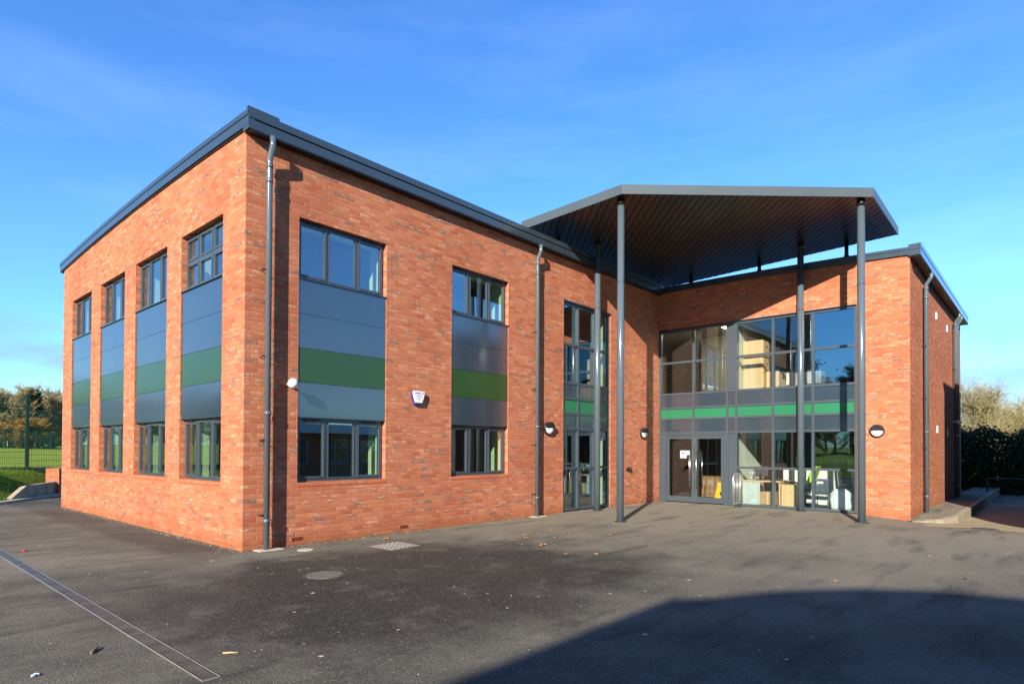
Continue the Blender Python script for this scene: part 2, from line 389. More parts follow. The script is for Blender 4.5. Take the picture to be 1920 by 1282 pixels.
def facade(name, P, u0, u1, zlo, ztop, holes, depth, arc=False, mat=BRICK):
    """brick sheet in the plane given by P(u, d, z); holes (u0, u1, z0, z1) with brick reveals d deep"""
    m = MB(); us = sorted({u0, u1, *[q for h in holes for q in h[:2]]})
    if arc:
        n = 16; us = sorted(set(us) | {u0+(u1-u0)*i/n for i in range(1, n)})
    for a, b in zip(us, us[1:]):
        if b-a < 1e-5: continue
        mid = (a+b)/2; cuts = [zlo]
        for h in sorted([h for h in holes if h[0] <= mid <= h[1]], key=lambda h: h[2]): cuts += [h[2], h[3]]
        for i in range(0, len(cuts), 2):
            z0 = cuts[i]; last = i+1 >= len(cuts)
            za, zb = (ztop(a), ztop(b)) if last else (cuts[i+1], cuts[i+1])
            if min(za, zb)-z0 > 1e-4: m.quad(P(a,0,z0), P(b,0,z0), P(b,0,zb), P(a,0,za))
    for (a, b, z0, z1) in holes:
        for q in (a, b): m.quad(P(q,0,z0), P(q,0,z1), P(q,depth,z1), P(q,depth,z0))
        m.quad(P(a,0,z1), P(b,0,z1), P(b,depth,z1), P(a,depth,z1))
    return m.build(name, mat, school, norm=False)
PL = lambda u, d, z: (d, u, z)              # gable wall, faces -x
PF = lambda u, d, z: (u, d, z)              # front wall, faces -y
PW = lambda u, d, z: (A+d, -u, z)           # entrance wall of the wing, faces -x
PR = lambda u, d, z: (A+u, -RW+d, z)        # end wall of the wing, faces -y
L_WIN = [(.828,2.625),(3.346,5.158),(5.869,7.660),(8.430,10.204)]
F_WIN = [(.924,2.745),(4.45,6.252)]
C1 = (8.41, 10.659, -.02, 5.556); WC = (.0, 5.722, -.06, 5.472)
facade('brick_wall', PL, 0, 11.125, -.4, lambda y: top_main(y)-.24, [(a,b,ZS,ZH) for a,b in L_WIN], .11, True)
facade('brick_wall', PF, 0, A, -.4, lambda x: 6.72, [(a,b,ZS,ZH) for a,b in F_WIN]+[C1], .11)
facade('brick_wall', PW, 0, RW, -.5, lambda u: top_wing(-u)-.16, [WC], .11, True)
facade('brick_wall', PR, 0, 10.787, -.6, lambda u: 6.56, [], .11)
bw = MB(); bw.quad((0,11.125,-.4),(24.3,11.125,-.4),(24.3,11.125,6.6),(0,11.125,6.6)); bw.quad((24.318,-6.9,-.6),(24.318,11.125,-.6),(24.318,11.125,6.6),(24.318,-6.9,6.56)); bw.build('brick_wall', BRICK, school)

def obox(m, P, u0, u1, d0, d1, z0, z1):
    c = [P(u0,d0,z0),P(u1,d0,z0),P(u1,d1,z0),P(u0,d1,z0)]; t = [P(u0,d0,z1),P(u1,d0,z1),P(u1,d1,z1),P(u0,d1,z1)]
    m.hexa(c, t); return m

def window(P, u0, u1, z0, z1, flip=False, upper=False, grid=False):
    """three casements in one outer frame; panes, sill and lining are children of the frame"""
    D0, D1 = .10, .17; fw = .045
    m = MB()
    obox(m,P,u0,u0+fw,D0,D1,z0,z1); obox(m,P,u1-fw,u1,D0,D1,z0,z1); obox(m,P,u0+fw,u1-fw,D0,D1,z0,z0+.05); obox(m,P,u0+fw,u1-fw,D0,D1,z1-.05,z1)
    w = (u1-u0)/3
    for i in (1,2): obox(m,P,u0+w*i-.028,u0+w*i+.028,D0,D1,z0+.05,z1-.05)
    zm = z0+(z1-z0)*.52
    if grid: obox(m,P,u0+fw,u1-fw,D0-.002,D1,zm-.028,zm+.028)
    fr = m.build('window', FRAME, school)
    zs = [(z0,zm),(zm,z1)] if grid else [(z0,z1)]
    for i in range(3):
        a = u0+w*i+(fw if i == 0 else .028); b = u0+w*(i+1)-(fw if i == 2 else .028)
        for q0, q1 in zs:
            c0 = q0+(.05 if q0 == z0 else .028); c1 = q1-(.05 if q1 == z1 else .028)
            s = MB(); e = .042
            opening = (i != 1)
            if opening or grid:
                dd = .088
                obox(s,P,a,a+e,dd,.16,c0,c1); obox(s,P,b-e,b,dd,.16,c0,c1); obox(s,P,a+e,b-e,dd,.16,c0,c0+e); obox(s,P,a+e,b-e,dd,.16,c1-e,c1)
                for q in (a+.09, b-.09): obox(s,P,q-.016,q+.016,dd-.006,dd,c0+.010,c0+.026)
                s.build('casement', FRAME, fr); ga, gb, gc, gd = a+e, b-e, c0+e, c1-e
            else:
                e = .016
                obox(s,P,a,a+e,.094,.16,c0,c1); obox(s,P,b-e,b,.094,.16,c0,c1); obox(s,P,a+e,b-e,.094,.16,c0,c0+e); obox(s,P,a+e,b-e,.094,.16,c1-e,c1)
                s.build('glazing_bead', FRAME, fr); ga, gb, gc, gd = a+e, b-e, c0+e, c1-e
            gl = MB(); obox(gl,P,ga,gb,.115,.121,gc,gd); gl.build('pane', GLASS, fr)
        if i != 1:
            v = MB(); obox(v,P,a+.12,b-.12,.066,.094,z1-.043,z1-.016); v.build('trickle_vent', BLACK, fr)
    li = MB(); t = .02
    obox(li,P,u0-t,u0+.02,.172,.53,z0,z1); obox(li,P,u1-.02,u1+t,.172,.53,z0,z1); obox(li,P,u0+.02,u1-.02,.172,.53,z1-.02,z1+t)
    li.build('lining', MINT, fr)
    bo = MB(); obox(bo,P,u0+.02,u1-.02,.172,.56,z0-.02,z0+.025); bo.build('sill_board', WHITE, fr)
    if not upper:
        # sloping brick sill with thin joints
        s = MB(); n = 8; w8 = (u1-u0)/n
        for i in range(n):
            a, b = u0+w8*i+(.0 if i == 0 else .004), u0+w8*(i+1)-(.0 if i == n-1 else .004)
            s.hexa([P(a,-.008,z0-.075),P(b,-.008,z0-.075),P(b,.099,z0-.075),P(a,.099,z0-.075)], [P(a,-.008,z0-.05),P(b,-.008,z0-.05),P(b,.099,z0+.006),P(a,.099,z0+.006)])
        s.build('brick_sill', SILL, fr)
        s = MB(); s.hexa([P(u0,-.003,z0-.08),P(u1,-.003,z0-.08),P(u1,.097,z0-.08),P(u0,.097,z0-.08)], [P(u0,-.003,z0-.056),P(u1,-.003,z0-.056),P(u1,.097,z0-.001),P(u0,.097,z0-.001)]); s.build('sill_joint', MORTAR, fr)
    return fr

def cladding(P, u0, u1):
    g = .006
    c = MB()
    for z0, z1 in ((ZB,ZG2),(ZG,ZJ),(ZJ,ZT)): obox(c,P,u0+.004,u1-.004,.018,.06,z0+g/2,z1-g/2)
    c = c.build('cladding_panel', GREY, school)
    k = MB(); obox(k,P,u0+.004,u1-.004,.018,.06,ZG2+g/2,ZG-g/2); k.build('green_band', OLIVE, c)
    k = MB(); obox(k,P,u0+.002,u1-.002,.045,.075,ZB+.01,ZT); k.build('backing_board', BLACK, c)
    k = MB(); obox(k,P,u0+.001,u1-.001,-.014,.097,ZT,ZT+.014); k.build('flashing', METAL, c)
    k = MB(); obox(k,P,u0+.002,u1-.002,.016,.097,ZB-.012,ZB+.002); k.build('flashing', METAL, c)
for i, (a, b) in enumerate(L_WIN):
    window(PL, a, b, ZS, ZB-.014); window(PL, a, b, ZT+.016, ZH, upper=True, grid=(i == 0)); cladding(PL, a, b)
for a, b in F_WIN:
    window(PF, a, b, ZS, ZB-.014); window(PF, a, b, ZT+.016, ZH, upper=True); cladding(PF, a, b)

def curtain(P, cols, zs, kinds, dep=.03, door_cols=(), fw=.065):
    """cols: mullion centres; zs: transom centres; kinds[row][col] in glass / grey / green / None"""
    D0, D1 = dep, dep+.13; h = fw/2
    m = MB(); us = cols; n = len(us)
    for i, u in enumerate(us):
        a, b = u-h, u+h
        if i == 0: a, b = u, u+fw
        if i == n-1: a, b = u-fw, u
        obox(m,P,a,b,D0,D1,zs[0],zs[-1])
    def edge(i): return (us[i]+(fw if i == 0 else h), us[i+1]-(fw if i+1 == n-1 else h))
    for r, z in enumerate(zs):
        a, b = (z-h, z+h)
        if r == 0: a, b = z, z+fw
        if r == len(zs)-1: a, b = z-fw, z
        for i in range(n-1):
            if r == 0 and i in door_cols: continue
            k0 = kinds[r-1][i] if r > 0 else None; k1 = kinds[r][i] if r < len(zs)-1 else None
            if k0 == k1 == 'solid' or (k1 == 'door' and k0 == 'door'): continue
            e = edge(i); obox(m,P,e[0],e[1],D0+.004,D1,a,b)
    fr = m.build('curtain_wall', FRAME, school)
    for r in range(len(zs)-1):
        z0 = zs[r]+(fw if r == 0 else h); z1 = zs[r+1]-(fw if r == len(zs)-2 else h)
        for i in range(n-1):
            e = edge(i); k = kinds[r][i]
            if k in ('glass', 'clear'):
                q = MB(); obox(q,P,e[0],e[1],D0+.045,D0+.053,z0,z1); q.build('pane', GLASS if k == 'glass' else GLASS_MIRROR if (i == 5 and r > 3) else GLASS_CLEAR, fr)
            elif k in ('grey', 'solid'):
                q = MB(); obox(q,P,e[0],e[1],D0+.028,D0+.075,z0-(h+.0 if k == 'solid' and r and kinds[r-1][i] == 'solid' else 0),z1+(h if k == 'solid' and r < len(zs)-2 and kinds[r+1][i] == 'solid' else 0)-.0005*r); q.build('spandrel_panel', GREY if k == 'grey' else FRAME, fr)
            elif k == 'green':
                q = MB(); obox(q,P,e[0],e[1],D0+.028,D0+.075,z0,z1); q.build('green_panel', EMERALD, fr)
    return fr
# stair window of the front wall
zs1 = [.03,1.153,2.205,2.605,3.006,3.413,4.432,5.54]
c1 = curtain(PF, [8.414,9.127,9.90,10.655], zs1, [['glass']*3,['glass']*3,['grey']*3,['green']*3,['grey']*3,['glass']*3,['glass']*3])
hd = MB(); obox(hd,PF,8.41,10.66,-.02,.03,5.54,5.575); hd.build('head_flashing', METAL, c1)
li = MB(); li.box(10.60,10.66,.17,.46,.05,2.2); li.box(10.60,10.66,.17,.46,3.42,5.5); li.build('lining', MINT, c1)
# entrance glazing of the wing
wz = [.012,1.137,2.19,2.63,2.978,3.422,4.422,5.466]
wu = [.003,1.169,2.244,2.518,3.576,4.636,5.718]
cw = curtain(PW, wu, wz, [['door','door','solid','clear','clear','clear'],['door','door','solid','clear','clear','clear'],['grey']*6,['green']*6,['grey']*6,['clear','clear','solid','clear','clear','clear'],['clear','clear','solid','clear','clear','clear']], .03, (0,1))
hd = MB(); obox(hd,PW,.0,5.722,-.02,.028,5.467,5.49); hd.build('head_flashing', METAL, cw)
# door frame jambs and two leaves
jm = MB(); obox(jm,PW,.068,.26,.05,.15,.0,2.157); obox(jm,PW,2.135,2.211,.05,.15,.0,2.157); obox(jm,PW,.26,2.135,.05,.15,2.10,2.157); obox(jm,PW,.20,.225,.035,.05,.0,2.157); jm.build('door_frame', FRAME, cw)
def leaf(u0, u1, hand):
    m = MB(); e = .085; z0, z1 = .03, 2.09
    obox(m,PW,u0,u0+e,.055,.105,z0,z1); obox(m,PW,u1-e,u1,.055,.105,z0,z1); obox(m,PW,u0+e,u1-e,.055,.105,z0,z0+.17); obox(m,PW,u0+e,u1-e,.055,.105,z1-.09,z1)
    d = m.build('entrance_door', FRAME, school)
    g = MB(); obox(g,PW,u0+e,u1-e,.078,.084,z0+.17,z1-.09); g.build('pane', GLASS_CLEAR, d)
    hx = u1-.045 if hand > 0 else u0+.045
    hh = MB(); q = hx-.05*hand
    for dd in (-.035,): hh.tube([PW(q,dd,.50),PW(q,dd,1.64)], .017, 10)
    for z in (.66,1.48): hh.tube([PW(q,-.035,z),PW(q,.0,z),PW(hx,.06,z)], .011, 8)
    hh.build('pull_handle', STEEL, d)
    hi = MB(); q2 = hx-.16*hand; hi.tube([PW(q2,.13,.50),PW(q2,.13,1.64)], .016, 10); hi.build('pull_handle', STEEL, d)
    return d
d1 = leaf(.262, 1.19, 1); d2 = leaf(1.205, 2.133, -1)
hg = MB()
for z0, z1 in ((.06,.28),(.75,.9),(1.3,1.42),(1.8,2.05)): obox(hg,PW,1.186,1.209,.048,.06,z0,z1)
hg.build('lock_plate', STEEL, d1)
sg = MB(); obox(sg,PW,.72,.93,.064,.072,1.40,1.63); obox(sg,PW,.93,1.03,.0645,.072,1.50,1.63); sg = sg.build('door_sign', WHITE, d1)
sy = MB(); obox(sy,PW,.765,.805,.059,.064,1.52,1.60); obox(sy,PW,.83,.87,.059,.064,1.52,1.60); obox(sy,PW,.805,.83,.059,.064,1.545,1.56); obox(sy,PW,.77,.87,.059,.064,1.455,1.47); obox(sy,PW,.775,.865,.059,.064,1.43,1.442); sy.build('sign_symbol', SIGNBLUE, sg)

# roofs: shallow arches, verges, gutters, soffits
rf = MB(); n = 24; ys_ = [-.15+(11.36+.15)*i/n for i in range(n+1)]
for a, b in zip(ys_, ys_[1:]):
    rf.hexa([(-.02,a,top_main(a)-.10),(24.3,a,top_main(a)-.10),(24.3,b,top_main(b)-.10),(-.02,b,top_main(b)-.10)], [(-.02,a,top_main(a)-.02),(24.3,a,top_main(a)-.02),(24.3,b,top_main(b)-.02),(-.02,b,top_main(b)-.02)])
rf.build('roof', ROOFM, school)
rf = MB(); yw = [-7.06+(7.06-.16)*i/12 for i in range(13)]
for a, b in zip(yw, yw[1:]):
    rf.hexa([(A,a,top_wing(a)-.10),(24.5,a,top_wing(a)-.10),(24.5,b,top_wing(b)-.10),(A,b,top_wing(b)-.10)], [(A,a,top_wing(a)-.02),(24.5,a,top_wing(a)-.02),(24.5,b,top_wing(b)-.02),(A,b,top_wing(b)-.02)])
rf.build('roof', ROOFM, school)
vf = MB(); vv = [-.17+(11.37+.17)*i/n for i in range(n+1)]
for a, b in zip(vv, vv[1:]):
    for o0, o1, x0 in ((-.235,-.085,-.05),(-.082,.0,-.062)):
        vf.hexa([(x0,a,top_main(a)+o0),(0.06,a,top_main(a)+o0),(0.06,b,top_main(b)+o0),(x0,b,top_main(b)+o0)], [(x0,a,top_main(a)+o1),(0.06,a,top_main(a)+o1),(0.06,b,top_main(b)+o1),(x0,b,top_main(b)+o1)])
vf = vf.build('verge_fascia', METAL, school)
vs = MB()
for a, b in zip(vv, vv[1:]): vs.hexa([(-.03,a,top_main(a)-.262),(.06,a,top_main(a)-.262),(.06,b,top_main(b)-.262),(-.03,b,top_main(b)-.262)], [(-.03,a,top_main(a)-.237),(.06,a,top_main(a)-.237),(.06,b,top_main(b)-.237),(-.03,b,top_main(b)-.237)])
vs.build('soffit', BLACK, school)
vf = MB(); yw2 = [-7.13+(7.13-.19)*i/12 for i in range(13)]
for a, b in zip(yw2, yw2[1:]):
    for o0, o1, x0 in ((-.19,-.075,A-.055),(-.072,.0,A-.068)):
        vf.hexa([(x0,a,top_wing(a)+o0),(A+.06,a,top_wing(a)+o0),(A+.06,b,top_wing(b)+o0),(x0,b,top_wing(b)+o0)], [(x0,a,top_wing(a)+o1),(A+.06,a,top_wing(a)+o1),(A+.06,b,top_wing(b)+o1),(x0,b,top_wing(b)+o1)])
vf.build('verge_fascia', METAL, school)
def eave(x0, x1, yo, yi, zs, step=None):
    g_ = MB(); g_.box(x0, x1, yo, yo+.022, zs+.005, zs+.15); g_.box(x0, x1, yo+.022, yi, zs+.005, zs+.02)
    gt = g_.build('gutter', METAL, school)
    u = MB(); u.box(x0-.001, x1, yo-.004, yo+.05, zs+.178, zs+.295); u.build('eave_fascia', METAL, school)
    q = MB(); q.box(x0, x1, yo+.03, yo+.05, zs+.02, zs+.178); q.build('gutter_recess', BLACK, gt)
    so = MB(); so.box(x0+.03, x1, yo+.004, yi, zs-.02, zs+.003); so.build('soffit', BLACK, school)
    e_ = MB(); e_.box(x0-.004, x0+.012, yo+.001, yi, zs+.004, zs+.29); e_.build('gutter_end', METAL, gt)
    j = MB(); x = x0+1.75
    while x < x1-.2:
        for z in (zs+.10, zs+.235): j.disc_stack((x, yo-.004, z), (0,-1,0), [(.008,0),(.007,.004)], 8)
        x += 3.1
    j.build('rivet', GALV, gt)
eave(-.042, A-.07, -.178, .02, 6.655); eave(A-.052, 24.5, -7.138, -6.88, 6.49)
cp = MB(); cp.box(-.06, .46, -.18, -.12, 6.90, 7.0); cp.build('verge_cap', METAL, school)

def downpipe(x, yc, ywall, ztop, zbot, r=.048, off=.18, base=True):
    m = MB(); m.tube([(x,yc-off,ztop),(x,yc-off,ztop-.14),(x,yc,ztop-.33),(x,yc,ztop-.40),(x,yc,zbot)], [r,r,r,r,r], 16)
    p = m.build('downpipe', PIPE, school)
    for z in (ztop-.48, ztop-.72, zbot+2.15, zbot+.42):
        c = MB(); c.tube([(x,yc,z),(x,yc,z+.07)], r+.006, 16); c.build('pipe_collar', PIPE, p)
    b = MB()
    for z in (zbot+.55, zbot+1.75, zbot+3.1, zbot+4.5):
        b.tube([(x-r-.035,yc,z),(x-r+.01,yc,z)], .012, 8); b.tube([(x-r-.03,yc,z),(x-r-.03,ywall,z)], .009, 8); b.tube([(x-r-.045,yc,z),(x-r-.03,yc,z)], .018, 8)
    b.build('pipe_bracket', BLACK, p)
    if base:
        q = MB(); q.box(x-.17, x+.24, ywall-.24, ywall-.003, zbot-.05, zbot+.001); q.build('gully_surround', CONCP, p, bevel=.01)
downpipe(.335, -.115, 0, 6.64, .01, off=.10); downpipe(7.19, -.115, 0, 6.64, .01, off=.10)
downpipe(15.36, -7.0, -6.9, 6.48, -.03, off=.12); downpipe(21.8, -7.0, -6.9, 6.48, 0, base=False, off=.12); downpipe(22.35, -7.0, -6.9, 6.48, 0, base=False, off=.12)
for x, w in ((.93, .2), (3.2, .2)):
    v = MB(); v.box(x-.105, x+.105, -.006, .01, .075, .14); v = v.build('air_brick', SILL, school)
    s = MB()
    for i in range(8): s.box(x-.09+i*.0235, x-.09+i*.0235+.012, -.0085, -.004, .082, .133)
    s.build('vent_slot', BLACK, v)
for x, z in ((17.99,5.74),(20.41,5.72),(18.1,2.31),(20.42,2.26)):
    v = MB(); v.box(x-.08, x+.08, -6.93, -6.89, z-.11, z+.11); v.build('wall_vent', WHITE, school, bevel=.01)
# movement joints in the brickwork (thin mastic lines)
mj = MB(); mj.box(6.262, 6.270, -.0025, .01, 0, 6.6); mj.build('mastic_joint', SILL, school)

# interior: floors, ceilings, inner skins, partitions
fl = MB(); fl.box(.1, 24.2, .1, 11.0, -.2, .02); fl.box(A+.16, 24.2, -6.8, .1, -.2, .02); fl.build('floor_slab', CARPET, school)
fl = MB(); fl.box(.54, 24.2, .54, 11.0, 2.80, 3.08); fl.box(A+.17, 24.2, -6.8, .54, 2.80, 3.08); fl.build('floor_slab', CEIL, school)
fl = MB(); fl.box(.1, 24.2, .1, 11.0, 5.75, 5.85); fl.box(A+.12, 24.2, -6.8, .1, 5.75, 5.85); fl.build('ceiling', CEIL, school)
def inner(P, u0, u1, d, holes):
    m = MB(); us = sorted({u0, u1, *[q for h in holes for q in h[:2]]})
    for a, b in zip(us, us[1:]):
        mid = (a+b)/2; cuts = [0.]
        for h in sorted([h for h in holes if h[0] <= mid <= h[1]], key=lambda h: h[2]): cuts += [h[2], h[3]]
        cuts.append(6.2)
        for i in range(0, len(cuts), 2):
            if cuts[i+1]-cuts[i] > .001: obox(m,P,a,b,d-.03,d,cuts[i],cuts[i+1])
    m.build('inner_wall', PLASTER, school)
inner(PL, .55, 11, .53, [q for a, b in L_WIN for q in ((a,b,ZS,ZB),(a,b,ZT,ZH))])
inner(PF, .55, A, .53, [q for a, b in F_WIN for q in ((a,b,ZS,ZB),(a,b,ZT,ZH))]+[(8.41,10.66,.0,5.55)])
pw = MB(); pw.box(.55, 13.4, 6.2, 6.3, .02, 5.75); pw.box(7.2, 7.3, .54, 6.2, .02, 5.75); pw.box(3.55, 3.62, .54, 3.2, .02, 5.75); pw.build('partition', PLASTER, school)
pw = MB(); pw.box(13.5, 13.53, .12, 6.2, .02, 5.75); pw.build('partition', PLASTER, school)
pw = MB(); pw.box(A+.2, 15.9, -2.47, -2.40, .02, 2.8); pw.box(A+.2, 17.6, -2.47, -2.40, 3.08, 5.75); pw.build('partition', simple('reception_paint', (.62,.70,.58), .8, var=.02), school)
pw = MB(); pw.box(18.6, 18.7, -6.8, .1, .02, 2.8); pw.box(18.0, 18.1, -6.8, .1, 3.08, 5.75); pw.build('partition', PLASTER, school)
pw = MB(); pw.box(16.3, 16.4, -2.35, .1, .02, 2.8); pw.build('lobby_wall', OAK, school)
pw = MB(); pw.box(17.1, 17.16, -4.0, -3.1, .02, 2.2); pw.build('dark_screen', simple('dark_board', (.03,.032,.034), .8), school)
lm, ln_, lb = newmat('lit_panel'); lb.inputs['Base Color'].default_value = rgb(.8,.8,.75); lb.inputs['Emission Color'].default_value = rgb(1,.86,.62); lb.inputs['Emission Strength'].default_value = 9
for x, y in ((14.5,-.75),(15.4,-1.9)):
    cl = MB(); cl.box(x, x+.6, y, y+.6, 5.735, 5.749); cl.build('ceiling_light', lm, school)
cl = MB(); cl.box(16.9, 16.97, -2.38, .1, 3.08, 5.75); cl.build('partition', simple('beige_paint', (.55,.52,.44), .85, var=.03), school)

# ------------------------------------------------------------------ entrance canopy on four columns
CP = [(7.48,.62),(7.48,-2.32),(11.43,-6.50),(14.32,-6.50),(14.32,.62)]
def cz(x, y):   # sloping soffit plane, lower at the inner corner
    return 7.075 + (14.32-x)*.0325 + (.62-y)*.037
canopy = thing('entrance_canopy', 'dark grey entrance canopy with chamfered corner on tall round columns', 'canopy', (11.44,-6.265,0))
FD = .215
bm = bmesh.new(); bm.faces.new([bm.verts.new((x,y,0)) for x, y in CP])
dn = Vector((1,-1,0)).normalized()      # boards run along (1,1)
t = -1.; pitch_ = .17
lo = min(Vector((*p,0)).dot(dn) for p in CP); hi = max(Vector((*p,0)).dot(dn) for p in CP)
q = lo
while q < hi:
    for e in (q, q+.022): bmesh.ops.bisect_plane(bm, geom=bm.verts[:]+bm.edges[:]+bm.faces[:], plane_co=dn*e, plane_no=dn, dist=1e-6)
    q += pitch_
kill = [f for f in bm.faces if ((f.calc_center_median().dot(dn)-lo) % pitch_) < .022]
bmesh.ops.delete(bm, geom=kill, context='FACES')
for v in bm.verts: v.co.z = cz(v.co.x, v.co.y)
ex = bmesh.ops.extrude_face_region(bm, geom=bm.faces[:])
for v in [e for e in ex['geom'] if isinstance(e, bmesh.types.BMVert)]: v.co.z += .03
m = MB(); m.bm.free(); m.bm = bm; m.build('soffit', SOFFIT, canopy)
dk = MB()
ins = [(7.50,.60),(7.50,-2.31),(11.44,-6.48),(14.30,-6.48),(14.30,.60)]
a = [dk.bm.verts.new((x,y,cz(x,y)+.031)) for x, y in ins]; b = [dk.bm.verts.new((x,y,cz(x,y)+FD-.03)) for x, y in ins]
dk.bm.faces.new(a); dk.bm.faces.new(b)
for i in range(5): dk.bm.faces.new((a[i],a[(i+1)%5],b[(i+1)%5],b[i]))
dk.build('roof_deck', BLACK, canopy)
fa = MB(); T = .02
def off(poly, d):
    out = []; n = len(poly)
    for i in range(n):
        p0, p1, p2 = Vector(poly[i-1]), Vector(poly[i]), Vector(poly[(i+1)%n])
        e1 = (p1-p0).normalized(); e2 = (p2-p1).normalized(); n1 = Vector((-e1.y, e1.x)); n2 = Vector((-e2.y, e2.x))
        k_ = (n1+n2)/(1+n1.dot(n2)); out.append(p1-k_*d)
    return out
po = off(CP, .03)
for i in range(4):
    p, q = CP[i], CP[i+1]; P_, Q_ = po[i], po[i+1]
    zb = lambda w: cz(*w)-.012
    if i == 3: continue
    fa.hexa([(*p,zb(p)),(*q,zb(q)),(*Q_,zb(q)),(*P_,zb(p))], [(*p,zb(p)+FD),(*q,zb(q)+FD),(*Q_,zb(q)+FD),(*P_,zb(p)+FD)])
fa.build('fascia', CANOPY, canopy)
COLS = [(7.709,-2.153),(11.444,-6.265),(9.534,-.303),(13.29,-4.405)]
for i, (x, y) in enumerate(COLS):
    zt = cz(x, y)-.13
    c = MB(); c.tube([(x,y,-.1),(x,y,zt)], .083, 28); c = c.build('column', PIPE, canopy)
    k = MB(); k.tube([(x,y,zt-.02),(x,y,cz(x,y)+.02)], .088, 24); k.build('column_head', BLACK, c)
    k = MB(); k.tube([(x,y,5.46),(x,y,5.475)], .0865, 28); k.tube([(x,y,5.50),(x,y,5.51)], .085, 28); k.disc_stack((x-.05,y-.068,5.60), (-.6,-.8,0), [(.012,0),(.01,.008)], 10); k.build('joint_ring', METAL, c)
    k = MB(); k.disc_stack((x,y,-.02), (0,0,1), [(.16,0),(.155,.026)], 24); k.build('base_patch', simple('patched_tarmac', (.045,.043,.04), .9, bump=.5), c)
for y in (-.9,-3.05,-5.38):
    s = MB(); x = 13.98; s.tube([(x,y,top_wing(y)-.1),(x,y,cz(x,y)+.01)], .052, 12); s.tube([(x,y,top_wing(y)+.13),(x,y,top_wing(y)+.16)], .072, 12); s.build('stub_post', BLACK, canopy)
s = MB(); s.tube([(8.6,.35,6.8),(8.6,.35,cz(8.6,.35)+.01)], .052, 12); s.build('stub_post', BLACK, canopy)

# ------------------------------------------------------------------ things fixed to the walls
def bulkhead(c, nrm, label, group='round bulkhead lamps on the brick walls'):
    c = Vector(c); nv = Vector(nrm)
    t = thing('wall_lamp', label, 'wall lamp', c, group)
    m = MB(); m.disc_stack(c, nv, [(.165,.0),(.168,.03),(.16,.05),(.15,.055)], 36); m.build('lamp_base', BLACK, t)
    m = MB(); m.disc_stack(c+nv*.05, nv, [(.142,0),(.138,.03),(.11,.055),(.06,.068),(.01,.07)], 36)
    m.build('diffuser', OPAL, t)
    # black half hood over the upper part
    side = nv.cross(Vector((0,0,1))).normalized(); m = MB(); N = 18
    arc = [side*math.cos(math.pi*i/N)*.152+Vector((0,0,1))*math.sin(math.pi*i/N)*.152 for i in range(N+1)]
    m.prism([c+nv*.045+p+Vector((0,0,.012)) for p in arc], nv*.082); m.build('half_hood', BLACK, t)
bulkhead((7.751,0,2.173), (0,-1,0), 'round black and white bulkhead lamp between the downpipe and stair window')
bulkhead((12.506,0,2.164), (0,-1,0), 'round black and white bulkhead lamp beside the inner corner left of the entrance doors')
bulkhead((A,-6.184,2.15), (-1,0,0), 'round black and white bulkhead lamp right of the entrance glazing on the wing end')
al = thing('alarm_box', 'white and blue alarm box on the brick between two front windows', 'alarm box', (3.50,0,2.648))
o = Vector((3.50,-.0,2.648))
def shield(y, s, w0=.15, w1=.075, zt=.125, zb=-.135):
    return [o+Vector(p) for p in ((-w0*s,y,zt*s),(w0*s,y,zt*s),(w0*.93*s,y,zt*.2*s),(w1*s,y,zb*s),(-w1*s,y,zb*s),(-w0*.93*s,y,zt*.2*s))]
m = MB(); m.prism(shield(-.002,1.0), (0,-.05,0)); m.build('back_case', BLUE, al, bevel=.008)
m = MB(); f0 = [p+Vector((0,0,.02)) for p in shield(-.05,1.0,.15,.085,.125,-.115)]; m.prism(f0, (0,-.035,0)); cov = m.build('front_cover', WHITE, al, bevel=.012)
m = MB()
for i, w in enumerate((.014,.014,.018,.016,.016,.012,.014)): m.box(3.40+i*.021, 3.40+i*.021+w, -.0875, -.085, 2.742+.002*(i%2), 2.760)
m.build('wordmark', SIGNBLUE, cov)
m = MB(); m.disc_stack((3.592,-.085,2.75), (0,-1,0), [(.016,0),(.016,.0025)], 14); m.build('emblem', RED, cov)
m = MB()
for z, w in ((2.715,.16),(2.69,.11),(2.672,.12),(2.64,.08),(2.625,.09)): m.box(3.5-w/2, 3.5+w/2, -.0875, -.085, z-.003, z+.003)
m.build('small_print', simple('grey_ink', (.30,.30,.36), .6), cov)
ss = thing('security_sensor', 'small white domed sensor on a bracket beside the first downpipe', 'sensor', (.735,0,2.70))
m = MB(); m.tube([(.735,0,2.70),(.735,-.16,2.70)], .022, 12); m.build('bracket', WHITE, ss)
m = MB(); m.disc_stack((.735,-.15,2.705), (-.25,-1,-.05), [(.045,0),(.078,.03),(.085,.07),(.07,.11),(.035,.135),(.008,.14)], 28); m.build('dome', WHITE, ss)
ic = thing('door_intercom', 'small black intercom box on the brick near the inner corner', 'intercom', (11.60,0,1.06))
m = MB(); m.box(11.53,11.61,-.035,-.001,1.02,1.10); m.box(11.63,11.74,-.07,-.001,1.0,1.13); m.build('housing', BLACK, ic, bevel=.008)
m = MB(); m.box(11.65,11.72,-.074,-.07,1.07,1.11); m.build('reader_panel', GREYPL, ic)
cc = thing('security_camera', 'small white camera on the shaded end of the side wall', 'camera', (21.3,-6.9,2.65))
m = MB(); m.tube([(21.3,-6.9,2.66),(21.3,-7.02,2.66),(21.15,-7.12,2.64)], .03, 10); m.build('arm', WHITE, cc)
m = MB(); m.tube([(21.3,-7.06,2.66),(20.95,-7.2,2.62)], .055, 14); m.build('camera_body', WHITE, cc)

